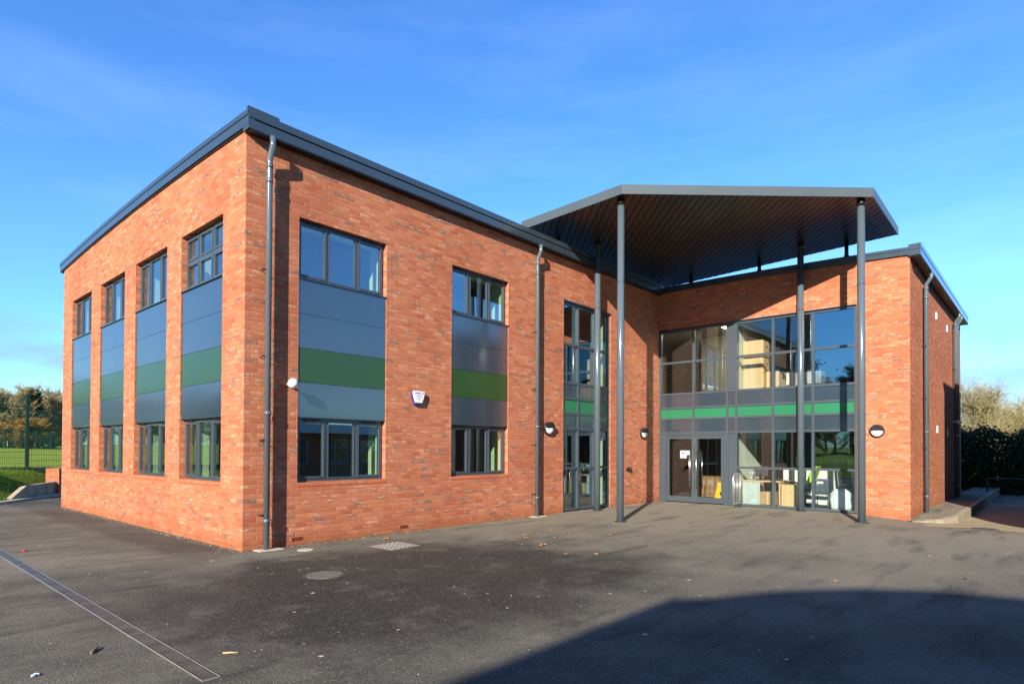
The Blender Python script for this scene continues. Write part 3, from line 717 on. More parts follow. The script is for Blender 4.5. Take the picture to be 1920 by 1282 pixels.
# ------------------------------------------------------------------ things inside the entrance
def tbox(name, label, cat, x0,x1,y0,y1,z0,z1, mat, group=None, bev=.006):
    m = MB(); m.box(x0,x1,y0,y1,z0,z1); return tag(m.build(name, mat, None, ((x0+x1)/2,(y0+y1)/2,z0), bevel=bev), label, cat, group)
dsk = thing('reception_desk', 'beech topped desk behind the glazing right of the entrance doors', 'desk', (14.6,-3.1,.02))
m = MB(); m.box(14.05,15.0,-3.62,-2.5,.72,.755); m.build('desktop', BEECH, dsk)
m = MB(); m.box(14.08,14.13,-3.02,-2.52,.02,.72); m.build('modesty_panel', simple('pale_grey_panel', (.5,.58,.55), .5), dsk)
m = MB(); m.box(14.1,14.9,-3.60,-3.56,.02,.72); m.build('end_panel', BEECH, dsk)
ped = thing('desk_pedestal', 'beech drawer pedestal with pale front under the desk end', 'drawer unit', (14.3,-3.85,.02))
m = MB(); m.box(14.02,14.52,-4.0,-3.66,.02,.66); m.build('carcass', BEECH, ped)
m = MB()
for z in (.05,.26,.47): m.box(14.005,14.02,-3.98,-3.68,z,z+.19)
m.build('drawer_front', BEECH, ped)
cb = thing('cardboard_box', 'closed cardboard box on the floor under the reception desk', 'box', (14.2,-3.15,.02))
m = MB(); m.box(14.16,14.5,-3.45,-3.0,.05,.42); m.build('carton', CARD, cb); m = MB(); m.box(14.158,14.5,-3.24,-3.20,.05,.4215); m.build('tape', BEECH, cb)
mon = thing('computer_monitor', 'black computer monitor seen from behind on the reception desk', 'monitor', (14.45,-2.92,.755))
m = MB(); m.box(14.42,14.46,-3.14,-2.72,.86,1.16); m.build('screen_back', simple('dark_grey_plastic', (.06,.06,.065), .4), mon, bevel=.01)
m = MB(); m.box(14.40,14.44,-2.97,-2.89,.76,.95); m.build('stand', BLACK, mon); m = MB(); m.box(14.33,14.52,-3.05,-2.8,.755,.77); m.build('foot', BLACK, mon)
ph = thing('desk_phone', 'black desk telephone beside the monitor', 'telephone', (14.4,-3.36,.755))
m = MB(); m.hexa([(14.28,-3.5,.756),(14.5,-3.5,.756),(14.5,-3.25,.756),(14.28,-3.25,.756)], [(14.28,-3.5,.86),(14.5,-3.5,.78),(14.5,-3.25,.78),(14.28,-3.25,.86)]); m.build('base_unit', BLACK, ph)
m = MB(); m.tube([(14.30,-3.29,.88),(14.36,-3.285,.885),(14.46,-3.29,.84)], .02, 8); m.build('handset', BLACK, ph)
oc = thing('office_chair', 'black and blue swivel chair with a lime jacket over its back', 'chair', (15.1,-3.75,.02))
m = MB(); m.box(14.85,15.35,-4.00,-3.45,.42,.51); m.build('seat', NAVY, oc, bevel=.04)
m = MB(); m.hexa([(15.0,-4.16,.58),(15.4,-4.16,.58),(15.4,-4.10,.58),(15.0,-4.10,.58)], [(15.0,-4.32,1.15),(15.4,-4.32,1.15),(15.4,-4.25,1.15),(15.0,-4.25,1.15)]); m.build('backrest', BLACK, oc, bevel=.03)
m = MB(); m.tube([(15.1,-3.72,.12),(15.1,-3.72,.43)], .035, 12); m.tube([(15.2,-3.98,.45),(15.2,-4.14,.5),(15.2,-4.19,.7)], .025, 8); m.build('column', BLACK, oc)
for xx in (14.86,15.36):
    m = MB(); m.bar((xx,-3.90,.68),(xx,-3.50,.68), .05, .03); m.bar((xx,-3.84,.45),(xx,-3.84,.68), .04, .03); m.bar((xx,-3.65,.45),(xx,-3.72,.68), .04, .03); m.build('armrest', BLACK, oc)
m = MB()
for kx in range(5):
    a_ = kx*2*math.pi/5; e = Vector((15.1+.3*math.cos(a_), -3.72+.3*math.sin(a_), .06)); m.bar((15.1,-3.72,.13), e, .04, .03); m.disc_stack(e-Vector((0,0,.03)), (0,1,0), [(.03,-.02),(.03,.02)], 10)
m.build('wheel_base', BLACK, oc)
jk = MB(); jk.hexa([(14.97,-4.22,.72),(15.43,-4.22,.74),(15.43,-4.07,.72),(14.97,-4.07,.74)], [(14.98,-4.36,1.18),(15.42,-4.36,1.19),(15.42,-4.22,1.19),(14.98,-4.22,1.18)])
jk.hexa([(14.94,-4.18,.70),(14.97,-4.20,.70),(14.97,-4.06,.70),(14.94,-4.06,.70)], [(14.95,-4.32,1.10),(14.98,-4.34,1.14),(14.98,-4.23,1.14),(14.95,-4.22,1.10)])
tag(jk.build('safety_jacket', HIVIS, None, (15.2,-4.20,.72), bevel=.03), 'lime yellow safety jacket hung over the office chair back', 'jacket')
oc2 = oc.copy(); COL.objects.link(oc2); oc2.location = (15.15,-5.3,.02); oc2.rotation_euler = (0,0,2.2); oc2['label'] = 'black and blue swivel chair behind the white bag'
for ch in list(oc.children):
    c_ = ch.copy(); COL.objects.link(c_); c_.parent = oc2
oc['group'] = oc2['group'] = 'swivel chairs in the reception room'
pc = thing('plastic_chair', 'grey plastic chair with a slot in its back just inside the glazing', 'chair', (14.0,-4.73,.02))
m = MB()
def cb_(u, v):   # curved shell
    return (13.88+.03*math.cos(3*(u-.5))-.04*v, -4.95+.42*u, .47+.40*v)
N = 10
gr = [[m.bm.verts.new(cb_(i/N, j/6)) for i in range(N+1)] for j in range(7)]
for j in range(6):
    for i in range(N):
        if j == 4 and 3 <= i <= 6: continue
        f = m.bm.faces.new((gr[j][i],gr[j][i+1],gr[j+1][i+1],gr[j+1][i])); f.smooth = True
o_ = m.build('backrest', GREYPL, pc, norm=False); sd = o_.modifiers.new('thick','SOLIDIFY'); sd.thickness = .02
m = MB(); m.box(13.90,14.32,-4.95,-4.53,.43,.46); m.build('seat', GREYPL, pc, bevel=.02)
for x, y in ((13.9,-4.93),(13.9,-4.55),(14.3,-4.93),(14.3,-4.55)):
    m = MB(); m.tube([(x,y,.43),(x-.04 if x < 14 else x+.03, y+(.02 if y > -4.7 else -.02),.02)], .013, 8); m.build('leg', GREYPL, pc)
bg = MB()
for j in range(9):
    pass
prof = [(.0,1.),(.12,1.06),(.3,1.05),(.46,.98),(.56,.8)]
rings = []
for z, s in prof:
    ring = []
    for i in range(20):
        t_ = 2*math.pi*i/20; rx = .16*s*(1+.10*math.sin(3*t_+z*9)); ry = .25*s*(1+.09*math.cos(4*t_+z*12))
        ring.append(bg.bm.verts.new((14.02+rx*math.copysign(abs(math.cos(t_))**.7, math.cos(t_)), -5.22+ry*math.copysign(abs(math.sin(t_))**.7, math.sin(t_)), .02+z+.05*math.sin(2*t_+1)*(z > .5))))
    rings.append(ring)
for r0, r1 in zip(rings, rings[1:]):
    for i in range(20): f = bg.bm.faces.new((r0[i],r0[(i+1)%20],r1[(i+1)%20],r1[i])); f.smooth = True
bg.bm.faces.new(rings[0][::-1]); bg.bm.faces.new(rings[-1])
tag(bg.build('plastic_bag', BAG, None, (14.02,-5.22,.02)), 'full white plastic bag on the floor behind the last pane', 'bag')
sh = thing('shelf_unit', 'brown shelves of files in the dim back of the reception room', 'shelves', (16.7,-4.8,.02))
m = MB(); m.box(16.98,17.02,-5.6,-4.05,.02,2.45); m.build('back_panel', OAK, sh)
for y in (-5.6,-4.05):
    m = MB(); m.box(16.55,16.98,y-.02,y+.02,.02,2.45); m.build('side_panel', OAK, sh)
for z in (1.13,1.5,1.86,2.2):
    m = MB(); m.box(16.55,16.98,-5.575,-4.075,z,z+.03); m.build('shelf', BEECH, sh)
random.seed(3)
for z in (1.16,1.53,1.89):
    y = -5.55; grp = 'files and boxes on the reception shelves'
    while y < -4.3:
        w = random.uniform(.06,.22); h = random.uniform(.12,.28); mt = random.choice([BLUE,GREYPL,WHITE,BLACK,CARD,NAVY])
        q = MB(); q.box(16.6,16.9, y, y+w, z, z+h); tag(q.build('file_box', mt, None, (16.75,y+w/2,z)), 'file or box standing on the brown reception shelves', 'file', grp); y += w+random.uniform(.02,.12)
wf = thing('wet_floor_sign', 'yellow folding wet floor sign just inside the right entrance door', 'floor sign', (14.05,-1.85,.02))
for sx in (-1, 1):
    m = MB(); x0 = 14.05+sx*.16; m.hexa([(x0,-2.03,.02),(x0+.02,-2.03,.02),(x0+.02,-1.67,.02),(x0,-1.67,.02)], [(14.05+sx*.015,-1.94,.66),(14.07+sx*.015,-1.94,.66),(14.07+sx*.015,-1.77,.66),(14.05+sx*.015,-1.77,.66)]); m.build('board', YELLOW, wf)
m = MB(); m.box(13.945,13.95,-1.93,-1.85,.33,.36); m.box(13.935,13.94,-1.91,-1.87,.26,.33); m.box(13.905,13.912,-1.95,-1.79,.11,.15); m.build('warning_mark', BLACK, wf)
for lab, y0, y1, x0, x1, z0, z1, nm in (('tall beech cupboard close to the upstairs glazing, left of the post bay', -3.08, -2.5, 14.15, 14.75, 3.08, 4.42, 'tall_cupboard'),
                                       ('short beech cupboard stacked on the tall cupboard upstairs', -3.08, -2.5, 14.15, 14.75, 4.48, 4.95, 'top_cupboard'),
                                       ('low beech drawer unit beside the tall cupboard upstairs', -3.48, -3.14, 14.3, 15.0, 3.08, 4.0, 'drawer_unit')):
    c = thing(nm, lab, 'cupboard', ((x0+x1)/2,(y0+y1)/2,z0))
    m = MB(); m.box(x0,x1,y0,y1,z0,z1); m.build('carcass', BEECH, c, bevel=.005)
    n_ = max(1, round((z1-z0)/.42)); hgt = (z1-z0)/n_
    for i in range(n_):
        m = MB(); m.box(x0+.03,x1-.02,y0-.018,y0,z0+i*hgt+.012,z0+(i+1)*hgt-.012); d_ = m.build('drawer', BEECH, c)
        m = MB(); m.disc_stack(((x0+x1)/2,y0-.018,z0+(i+.62)*hgt), (0,-1,0), [(.035,0),(.03,.02)], 14); m.build('handle', BLACK, d_)
for i, (y0, y1) in enumerate(((-3.62,-2.98),(-4.36,-3.74))):
    c = thing('white_cupboard', ('white low cupboard upstairs beside the drawer unit','white low cupboard upstairs behind the right rear column')[i], 'cupboard', (16.2,(y0+y1)/2,3.08))
    m = MB(); m.box(15.4,15.9,y0,y1,3.08,4.05); m.build('carcass', WHITE, c); m = MB(); m.box(15.37,15.92,y0-.02,y1+.02,4.06,4.09); m.build('worktop', GREYPL, c)
    m = MB(); m.box(15.38,15.4,y0+.01,y1-.01,3.1,3.82); m.build('door', WHITE, c)

# ------------------------------------------------------------------ things standing on or let into the yard
br = thing('pedestrian_barrier', 'short galvanised hoop barrier standing end on beside the entrance glazing', 'barrier', (13.02,-2.78,0))
bx0, bx1, by = 12.69, 13.36, -2.775
m = MB(); m.tube([(bx0,by,0),(bx0,by,.86),(bx0+.05,by,.94),(bx0+.12,by,.975),(bx1-.12,by,.975),(bx1-.05,by,.94),(bx1,by,.86),(bx1,by,0)], .019, 12); m.build('hoop', GALV, br)
m = MB(); m.tube([(bx0,by,.13),(bx1,by,.13)], .014, 8); m.build('rail', GALV, br)
for i in range(1, 6):
    x = bx0+(bx1-bx0)*i/6; m = MB(); m.tube([(x,by,.13),(x,by,.965)], .009, 8); m.build('bar', GALV, br)

dc = thing('drainage_channel', 'long slotted steel drainage channel running across the left foreground', 'drain channel', (-2.57,-5.16,0))
x0, x1, y0 = -2.632, -2.505, -5.16
m = MB(); m.box(x0,x0+.007,y0,9.5,-.05,.007); m.box(x1-.007,x1,y0,9.5,-.05,.007); m.box(x0+.012,x1-.012,y0,y0+.012,-.05,.007); m.build('edge_rail', GALV, dc)
m = MB(); m.box(x0+.012,x1-.012,y0+.012,9.5,-.04,.0035); m.build('channel_bed', BLACK, dc)
m = MB(); w = (x1-x0-.024)
for i in range(1, 6): m.box(x0+.012+w*i/6-.0018, x0+.012+w*i/6+.0018, y0+.012, 9.5, .0036, .0075)
y = y0+.03
while y < 9.4:
    m.box(x0+.012, x1-.012, y, y+.0035, .0036, .0062); y += .03 if y < -2.6 else .25
m.build('grating', simple('worn_steel', (.22,.21,.19), .5, metal=.4, var=.3, vscale=5), dc)
m = MB(); y = y0+.5
while y < 9.4: m.box(x0+.012, x1-.012, y, y+.018, .0063, .0082); y += 1.0
m.build('cross_joint', IRON, dc)

def disc_cover(name, label, c, r, mat, frame=True, ribs=True):
    z = yard_z(*c); t = thing(name, label, 'manhole cover', (*c, z))
    m = MB(); m.disc_stack((*c,z-.02), (0,0,1), [(r+.035,0),(r+.033,.024)], 40); m.build('frame', IRON if frame else CONC, t)
    m = MB(); m.disc_stack((*c,z-.02), (0,0,1), [(r,0),(r-.003,.030)], 40); m.build('lid', mat, t)
    return t
disc_cover('round_cover', 'round gritty grey cover in the dark tarmac in front of the first window', (-.09,-2.55), .235, simple('gravelly_cover', (.20,.175,.145), .9, var=.35, vscale=40, bump=1., bscale=55))
disc_cover('round_cover', 'round cover with pale rim in the sandy concrete by the wing corner', (12.62,-8.42), .27, IRON, False)
sc_ = thing('square_cover', 'square steel chequer plate cover near the foot of the front wall', 'manhole cover', (2.0,-1.27,0))
m = MB(); q = [(1.683,-1.012),(1.688,-1.614),(2.324,-1.56),(2.333,-.935)]; m.prism([(*p,-.01) for p in q], (0,0,.016)); m.build('frame', GALV, sc_)
cx_, cy_ = 2.007, -1.28; qi = [(cx_+(x-cx_)*.9, cy_+(y-cy_)*.9) for x, y in q]
m = MB(); m.prism([(*p,-.01) for p in qi], (0,0,.019)); m.build('plate', simple('chequer_plate', (.30,.28,.24), .55, metal=.2, var=.35, vscale=28, bump=1., bscale=60), sc_)
m = MB()
for i in range(11):
    for j in range(11):
        u, v = (i+.5)/11, (j+.5)/11; P0 = Vector(qi[0])*(1-u)*(1-v)+Vector(qi[1])*(1-u)*v+Vector(qi[2])*u*v+Vector(qi[3])*u*(1-v)
        s_ = 1 if (i+j) % 2 else -1; m.bar((P0.x-.014,P0.y-.014*s_,.0095),(P0.x+.014,P0.y+.014*s_,.0095), .008, .004)
m.build('tread_pattern', GALV, sc_)
rc = MB(); rc.disc_stack((.77,-.56,-.01), (.0,0,1), [(.13,0),(.125,.018)], 24); tag(rc.build('rodding_cover', CONCP, None, (.77,-.56,0)), 'small pale cream disc cover beside the first downpipe', 'drain cover')

def leafmesh(seed, s):
    random.seed(seed); m = MB(); pts = []
    N = 10
    for i in range(N):
        t_ = 2*math.pi*i/N; r_ = s*(.55+.45*(i % 2))*random.uniform(.7,1.1)
        pts.append(m.bm.verts.new((r_*math.cos(t_)*1.3, r_*math.sin(t_), .004+random.uniform(0,.5)*s)))
    c = m.bm.verts.new((0,0,.004))
    for i in range(N): m.bm.faces.new((c, pts[i], pts[(i+1)%N]))
    me = bpy.data.meshes.new('leaf'); m.bm.to_mesh(me); m.bm.free(); me.materials.append(LEAFD); return me
LM = [leafmesh(i, .045+.012*(i % 3)) for i in range(6)]
random.seed(11)
LP = [(7.064,-2.416),(4.192,-2.311),(3.776,-2.352),(4.611,-2.655),(3.296,-3.88),(3.587,-4.26),(5.559,-3.242),(3.872,-2.994),(3.70,-3.10),(5.96,-5.551),(6.038,-1.481),(8.861,-4.829),(12.9,-1.9),(12.75,-2.3),(2.361,-.573),(12.6,-3.3),(4.017,-7.557),(5.284,-8.736),(4.9,-1.9),(5.3,-2.0),(4.45,-2.05),(5.0,-4.4),(6.9,-3.6)]
for i, (x, y) in enumerate(LP):
    o_ = bpy.data.objects.new('fallen_leaf', LM[i % 6]); COL.objects.link(o_); o_.location = (x, y, yard_z(x, y)+.003); o_.rotation_euler = (0, 0, random.uniform(0, 6.28)); s_ = random.uniform(.55, 1.0); o_.scale = (s_, s_, s_)
    tag(o_, 'small dry orange brown leaf lying on the tarmac', 'leaf', 'fallen leaves scattered over the yard')
def twig(pts, r, label):
    m = MB(); m.tube(pts, r, 6); tag(m.build('twig', BARK if r[0] > .009 else simple('pale_twig', (.5,.33,.18), .8), None, pts[0]), label, 'twig')
twig([(-2.985,-3.92,.012),(-2.95,-3.87,.016),(-2.925,-3.835,.014),(-2.912,-3.80,.02)], [.012,.013,.011,.009], 'short dark bent stick on the tarmac left of the drain channel')
twig([(-2.288,-4.68,.010),(-2.24,-4.72,.012),(-2.20,-4.757,.010)], [.008,.008,.006], 'short pale straight stick on the tarmac right of the drain channel')
rd = MB(); rd.disc_stack((-2.293,2.507,.0), (0,0,1), [(.03,0),(.034,.014),(.02,.026)], 12); tag(rd.build('bottle_cap', RED, None, (-2.293,2.507,0)), 'tiny red cap lying near the left edge beyond the drain', 'bottle cap')
wr = MB(); 
gv = [[wr.bm.verts.new((-3.41+.016*i, -4.19+.012*j, .004+.008*((i*7+j*5) % 3))) for i in range(4)] for j in range(4)]
for j in range(3):
    for i in range(3): wr.bm.faces.new((gv[j][i],gv[j][i+1],gv[j+1][i+1],gv[j+1][i]))
tag(wr.build('sweet_wrapper', simple('blue_white_foil', (.15,.25,.75), .3, col2=(.8,.8,.85), vscale=30), None, (-3.41,-4.19,0)), 'crumpled blue and white wrapper in the bottom left corner', 'wrapper')

random.seed(17); gr_ = bmesh.new()
for i in range(1500):
    if random.random() < .45: p = Vector((-abs(random.gauss(0,.10))-.01, random.uniform(-.1,11), 0))
    elif random.random() < .8: p = Vector((random.uniform(-.1,13.3), -abs(random.gauss(0,.10))-.01, 0))
    else: p = Vector((random.uniform(-3,9), random.uniform(-7,2), 0)); 
    if p.x > 0 and p.y > 0: continue
    r_ = random.uniform(.003,.010); 
    vs_ = [gr_.verts.new(p+Vector((random.uniform(.6,1.3)*r_*a_, random.uniform(.6,1.3)*r_*b_, r_*c_))) for a_, b_, c_ in ((1,0,.2),(0,1,.2),(-1,0,.2),(0,-1,.2),(0,0,1.1))]
    for a_, b_ in ((0,1),(1,2),(2,3),(3,0)): gr_.faces.new((vs_[a_], vs_[b_], vs_[4]))
m = MB(); m.bm.free(); m.bm = gr_; o_ = m.build('loose_grit', leaf_material('grit_stone', (.20,.13,.08), (.60,.52,.42), 0), uv=False); o_['kind'] = 'stuff'
# ------------------------------------------------------------------ left background
rw = thing('retaining_wall', 'low grey concrete retaining wall with a sloping end by the grass bank', 'wall', (.2,15.2,0))
def kpz(t, s, z): p = kp(t, s); return (*p, z)
m = MB(); f0 = [kpz(.95,.2,0),kpz(3.55,.2,0),kpz(3.55,.2,.48),kpz(1.75,.2,.44),kpz(.95,.2,.10)]; m.prism(f0, (KN.x*.14, KN.y*.14, 0)); m.build('face_slab', CONC, rw)
m = MB()
for t_ in (1.75,2.35,2.95): m.bar(kpz(t_,.196,.02), kpz(t_,.196,.42), .012, .006)
m.build('board_mark', CONCP, rw)
bp = MB(); bp.hexa([kpz(3.55,.1,0),kpz(5.4,.1,0),kpz(5.4,.5,0),kpz(3.55,.5,0)], [kpz(3.55,.1,.93),kpz(5.4,.1,.93),kpz(5.4,.5,.93),kpz(3.55,.5,.93)])
tag(bp.build('brick_pier', BRICK, None, kpz(3.55,.1,0)), 'low red brick pier between the concrete wall and the school corner', 'brick pier')

def mesh_fence(label, x0, x1, y, zf, h, pitch, wire, cat='fence', post=.06, px0=None, see=False):
    t = thing('mesh_fence', label, cat, (x0, y, zf(x0, y)))
    x = px0 if px0 is not None else x0; xs_ = []
    while x <= x1+1e-6:
        m = MB(); z = zf(x, y)-.2; m.box(x-post/2, x+post/2, y-post*.5, y+post*.5, z, z+h+.25); m.build('post', GREENDK, t, uv=False); xs_.append(x); x += pitch
    for a, b in zip(xs_, xs_[1:]):
        z = zf((a+b)/2, y)+.03; m = MB(); q = a+post/2+.02
        while q < b-post/2:
            m.box(q, q+wire, y-.003, y+.003, z, z+h-.05); q += (.05 if not see else .25)
        zz = z
        while zz < z+h:
            m.box(a+post/2, b-post/2, y-.004-wire*.5, y-.0035, zz, zz+wire*1.3); zz += (.2 if not see else .6)
        m.build('mesh_panel', GREENP, t, uv=False)
    return t
FY = 18.0
mesh_fence('tall green mesh fence with a thick post on top of the grass bank', -9.57, 6, FY, land_z, 2.66, 2.5, .009, px0=-9.57, post=.10)
gb = MB(); gb.box(-9.6, 6, FY-.02, FY+.03, land_z(0,FY)-.25, land_z(0,FY)+.07); tag(gb.build('gravel_board', GREENDK, None, (0,FY,.8)), 'dark green board along the bottom of the tall mesh fence', 'board')
mesh_fence('distant green mesh fence across the far side of the playing field', -75, 45, 150, land_z, 3.7, 2.5, .055, post=.30, see=True)

def twig_blade(bm, p, d, L, w):
    s = d.cross(Vector((random.uniform(-1,1),random.uniform(-1,1),random.uniform(-1,1)))).normalized()*w
    bm.faces.new((bm.verts.new(p-s), bm.verts.new(p+s), bm.verts.new(p+d*L)))
def bare_tree(seed, H, spread, nb=26, ntw=60, tw=.05, tl=1.6, up=.55):
    """trunk mesh and twig mesh of a leafless tree"""
    random.seed(seed); tr = MB(); tws = bmesh.new()
    pts = [Vector((0,0,0))]; 
    for i in range(6): pts.append(pts[-1]+Vector((random.uniform(-.25,.25), random.uniform(-.25,.25), H*.13)))
    tr.tube(pts, [H*.018*(1-.13*i) for i in range(7)], 7)
    for b in range(nb):
        t_ = random.uniform(.08,1.); base = pts[min(6, int(t_*6))]; az = random.uniform(0, 6.283)
        d = Vector((math.cos(az), math.sin(az), random.uniform(up*.4, up*2.2))).normalized(); L = spread*random.uniform(.55,1.05)*(1.1-.4*t_)
        ps = [base]; 
        for i in range(4): d = (d+Vector((random.uniform(-.3,.3),random.uniform(-.3,.3),random.uniform(-.05,.4)))).normalized(); ps.append(ps[-1]+d*L/4)
        tr.tube(ps, [H*.007*(1-.2*i) for i in range(5)], 5, False)
        for j in range(ntw):
            f = random.uniform(.25,1); i = min(3, int(f*4)); p = ps[i].lerp(ps[i+1], f*4-i)
            dd = ((ps[i+1]-ps[i]).normalized()*.5+Vector((random.uniform(-1,1),random.uniform(-1,1),random.uniform(-.3,1.1)))).normalized()
            L2 = tl*random.uniform(.4,1.2); twig_blade(tws, p, dd, L2, tw*random.uniform(.5,1.1))
            for q in range(3):
                p2 = p+dd*L2*random.uniform(.2,.9); d3 = (dd+Vector((random.uniform(-1,1),random.uniform(-1,1),random.uniform(-.5,1)))*.8).normalized(); twig_blade(tws, p2, d3, L2*random.uniform(.3,.7), tw*.6)
    m2 = MB(); m2.bm.free(); m2.bm = tws
    return tr, m2
def pine_tree(seed, H, spread):
    random.seed(seed); tr = MB(); tr.tube([(0,0,0),(.2,.1,H*.5),(.1,-.1,H*.93)], [H*.02,H*.014,.04], 7); lv = bmesh.new()
    for c in range(46):
        t_ = random.uniform(.32,1.); az = random.uniform(0,6.283); rr = spread*(1.08-t_)*random.uniform(.3,1.1)+.3
        ce = Vector((math.cos(az)*rr, math.sin(az)*rr, H*t_)); s = random.uniform(.5,1.1)*spread*.28
        for j in range(120):
            v = Vector((random.gauss(0,1),random.gauss(0,1),random.gauss(0,.55)))*s*.6
            p = ce+v; d = (v.normalized()+Vector((0,0,.5))).normalized(); a = d.orthogonal().normalized()*.13
            lv.faces.new((lv.verts.new(p-a), lv.verts.new(p+a), lv.verts.new(p+d*.42+a*.4), lv.verts.new(p+d*.42-a*.4)))
    m2 = MB(); m2.bm.free(); m2.bm = lv; return tr, m2
def to_mesh(m, name, mat):
    me = bpy.data.meshes.new(name); m.bm.to_mesh(me); m.bm.free(); me.materials.append(mat); return me
KIND = {}
for i in range(3):
    t_, w_ = bare_tree(20+i, 17, 5.2, 40, 60, .075, 1.9); KIND['bare%d' % i] = (to_mesh(t_,'trunk',BARK), to_mesh(w_,'crown',TWIG))
t_, w_ = bare_tree(40, 8, 4.0, 40, 60, .075, 1.4, .35); KIND['ochre'] = (to_mesh(t_,'trunk',BARK), to_mesh(w_,'crown',TWIGO))
for i in range(2):
    t_, w_ = pine_tree(50+i, 15, 4.2); KIND['pine%d' % i] = (to_mesh(t_,'trunk',BARK), to_mesh(w_,'crown',PINE))
def plant(kind, name, label, x, y, s, rz, group, z=None):
    t = thing(name, label, 'tree', (x, y, land_z(x, y)-.1 if z is None else z), group); t.rotation_euler = (0,0,rz); t.scale = (s,s,s)
    for part, me in zip(('trunk','crown'), KIND[kind]):
        o_ = bpy.data.objects.new(part, me); COL.objects.link(o_); o_.parent = t
TG = 'trees beyond the far playing field fence'
random.seed(5)
for i in range(46):
    x = (11+i*.95 if i < 28 else -150+(i-28)*8.6)+random.uniform(-.5,.5); y = 164+random.uniform(-4,16)
    plant('bare%d' % (i % 3), 'bare_tree', 'leafless brown tree in the wood behind the far green fence', x, y, random.uniform(.80,1.0), random.uniform(0,6), TG)
for i, (x, s_) in enumerate(((-90,1),(-60,1),(-37,1),(20.6,.72),(25.9,.86),(35,.9))):
    plant('pine%d' % (i % 2), 'pine_tree', 'dark green pine standing among the bare trees beyond the field', x, 160+random.uniform(-1,2), s_, random.uniform(0,6), 'pines among the bare trees beyond the field')
for i, x in enumerate((-50,-28,13,16,19.5,23,26.2,28.6,33)):
    plant('ochre', 'ochre_shrub', 'low orange brown shrub at the foot of the wood behind the far fence', x, 154.5+random.uniform(-1,1.6), random.uniform(.62,.98), random.uniform(0,6), 'ochre shrubs along the far fence')
for i in range(22):
    x, y = -72+random.uniform(-9,9), -4+i*2.6
    plant('bare%d' % (i % 3) if i % 3 else 'pine1', 'field_tree', 'tall tree on the far left side of the playing field', x, y, random.uniform(.6,.95), random.uniform(0,6), 'trees along the left side of the field')
# grass blades on the bank
random.seed(9); gb_ = bmesh.new()
for i in range(26000):
    s = random.uniform(.12, 4.5); t_ = random.uniform(-9, 7); p = K0+KD*t_+KN*s; z = land_z(p.x, p.y); h = random.uniform(.03,.11)
    a_ = random.uniform(0, 6.283); w_ = Vector((math.cos(a_), math.sin(a_), 0))*.007; b_ = Vector((p.x, p.y, z)); l_ = Vector((random.uniform(-.05,.05), random.uniform(-.05,.05), h))
    gb_.faces.new((gb_.verts.new(b_-w_), gb_.verts.new(b_+w_), gb_.verts.new(b_+l_)))
m = MB(); m.bm.free(); m.bm = gb_; o_ = m.build('bank_grass', BLADE, uv=False, norm=False); o_['kind'] = 'stuff'

# ------------------------------------------------------------------ right background
def leafy(seed, n, cfun, size, mat):
    random.seed(seed); b_ = bmesh.new()
    for i in range(n):
        p = Vector(cfun()); d = Vector((random.uniform(-1,1),random.uniform(-1,1),random.uniform(-1,1))).normalized(); a = d.orthogonal().normalized(); s = size*random.uniform(.6,1.3)
        b_.faces.new((b_.verts.new(p-d*s), b_.verts.new(p+a*s*.5), b_.verts.new(p+d*s), b_.verts.new(p-a*s*.5)))
    m = MB(); m.bm.free(); m.bm = b_; return m
wu_ = thing('white_unit', 'long low white cupboard against the back of the reception room', 'cupboard', (15.8,-4.4,.02))
m = MB(); m.box(15.62,16.05,-5.6,-3.2,.02,1.08); m.build('carcass', WHITE, wu_); m = MB(); m.box(15.60,16.07,-5.62,-3.18,1.085,1.11); m.build('worktop', GREYPL, wu_)
for i in range(4):
    m = MB(); m.box(15.60,15.62,-5.58+i*.6,-5.01+i*.6,.08,1.05); m.build('door', WHITE, wu_)
hd_ = thing('hedge', 'dark shaded hedge filling the gap beyond the right end of the school', 'hedge', (31.5,-8,-.25))
def hp():
    y = random.uniform(-13,2.5); top = 2.5+.12*math.sin(y*1.7)+.14*math.sin(y*4.1)+abs(random.gauss(0,.16)); z = random.uniform(-.25, top); return (31.4+random.gauss(0,.75), y, z)
leafy(61, 70000, hp, .075, HEDGEL).build('crown', HEDGEL, hd_, uv=False, norm=False)
random.seed(62); tr = MB()
for i in range(14):
    y = -12.5+i*1.05; tr.tube([(31.5,y,-.3),(31.4,y+.1,1.0),(31.6,y-.1,2.4)], [.05,.035,.02], 6)
tr.build('stem', BARK, hd_, uv=False)
for (x, y, H, sp, sd, lab, leaves) in ((35.5,-6.9,5.6,2.6,71,'pale twiggy tree with yellowish leaves close behind the far wall corner',5200),(36.2,-8.2,4.4,2.5,72,'spreading leafy bush above the dark hedge near the right edge',6500),(41,-9.3,5.6,3.0,73,'bare grey twiggy tree furthest behind the hedge at the right edge',500),(36,-10.6,5.0,2.0,74,'twiggy bush above the hedge just past the right edge',4000)):
    t = thing('twiggy_tree', lab, 'tree', (x,y,-.3)); a_, b_ = bare_tree(sd, H, sp, 90, 46, .010, .9, .6)
    bmesh.ops.translate(a_.bm, verts=a_.bm.verts, vec=(x,y,-.3)); bmesh.ops.translate(b_.bm, verts=b_.bm.verts, vec=(x,y,-.3))
    pts = [v.co.copy() for v in b_.bm.verts]
    a_.build('trunk', BARK, t, uv=False); b_.build('crown', TWIG, t, uv=False, norm=False)
    def lp(): 
        q = random.choice(pts); return (q.x+random.gauss(0,.06), q.y+random.gauss(0,.06), q.z+random.gauss(0,.06))
    leafy(sd, leaves, lp, .042, SHRUBL).build('foliage', SHRUBL, t, uv=False, norm=False)
hr = thing('handrail', 'dark tubular guard rail in the shade beyond the side path', 'handrail', (27,-7.6,-.25))
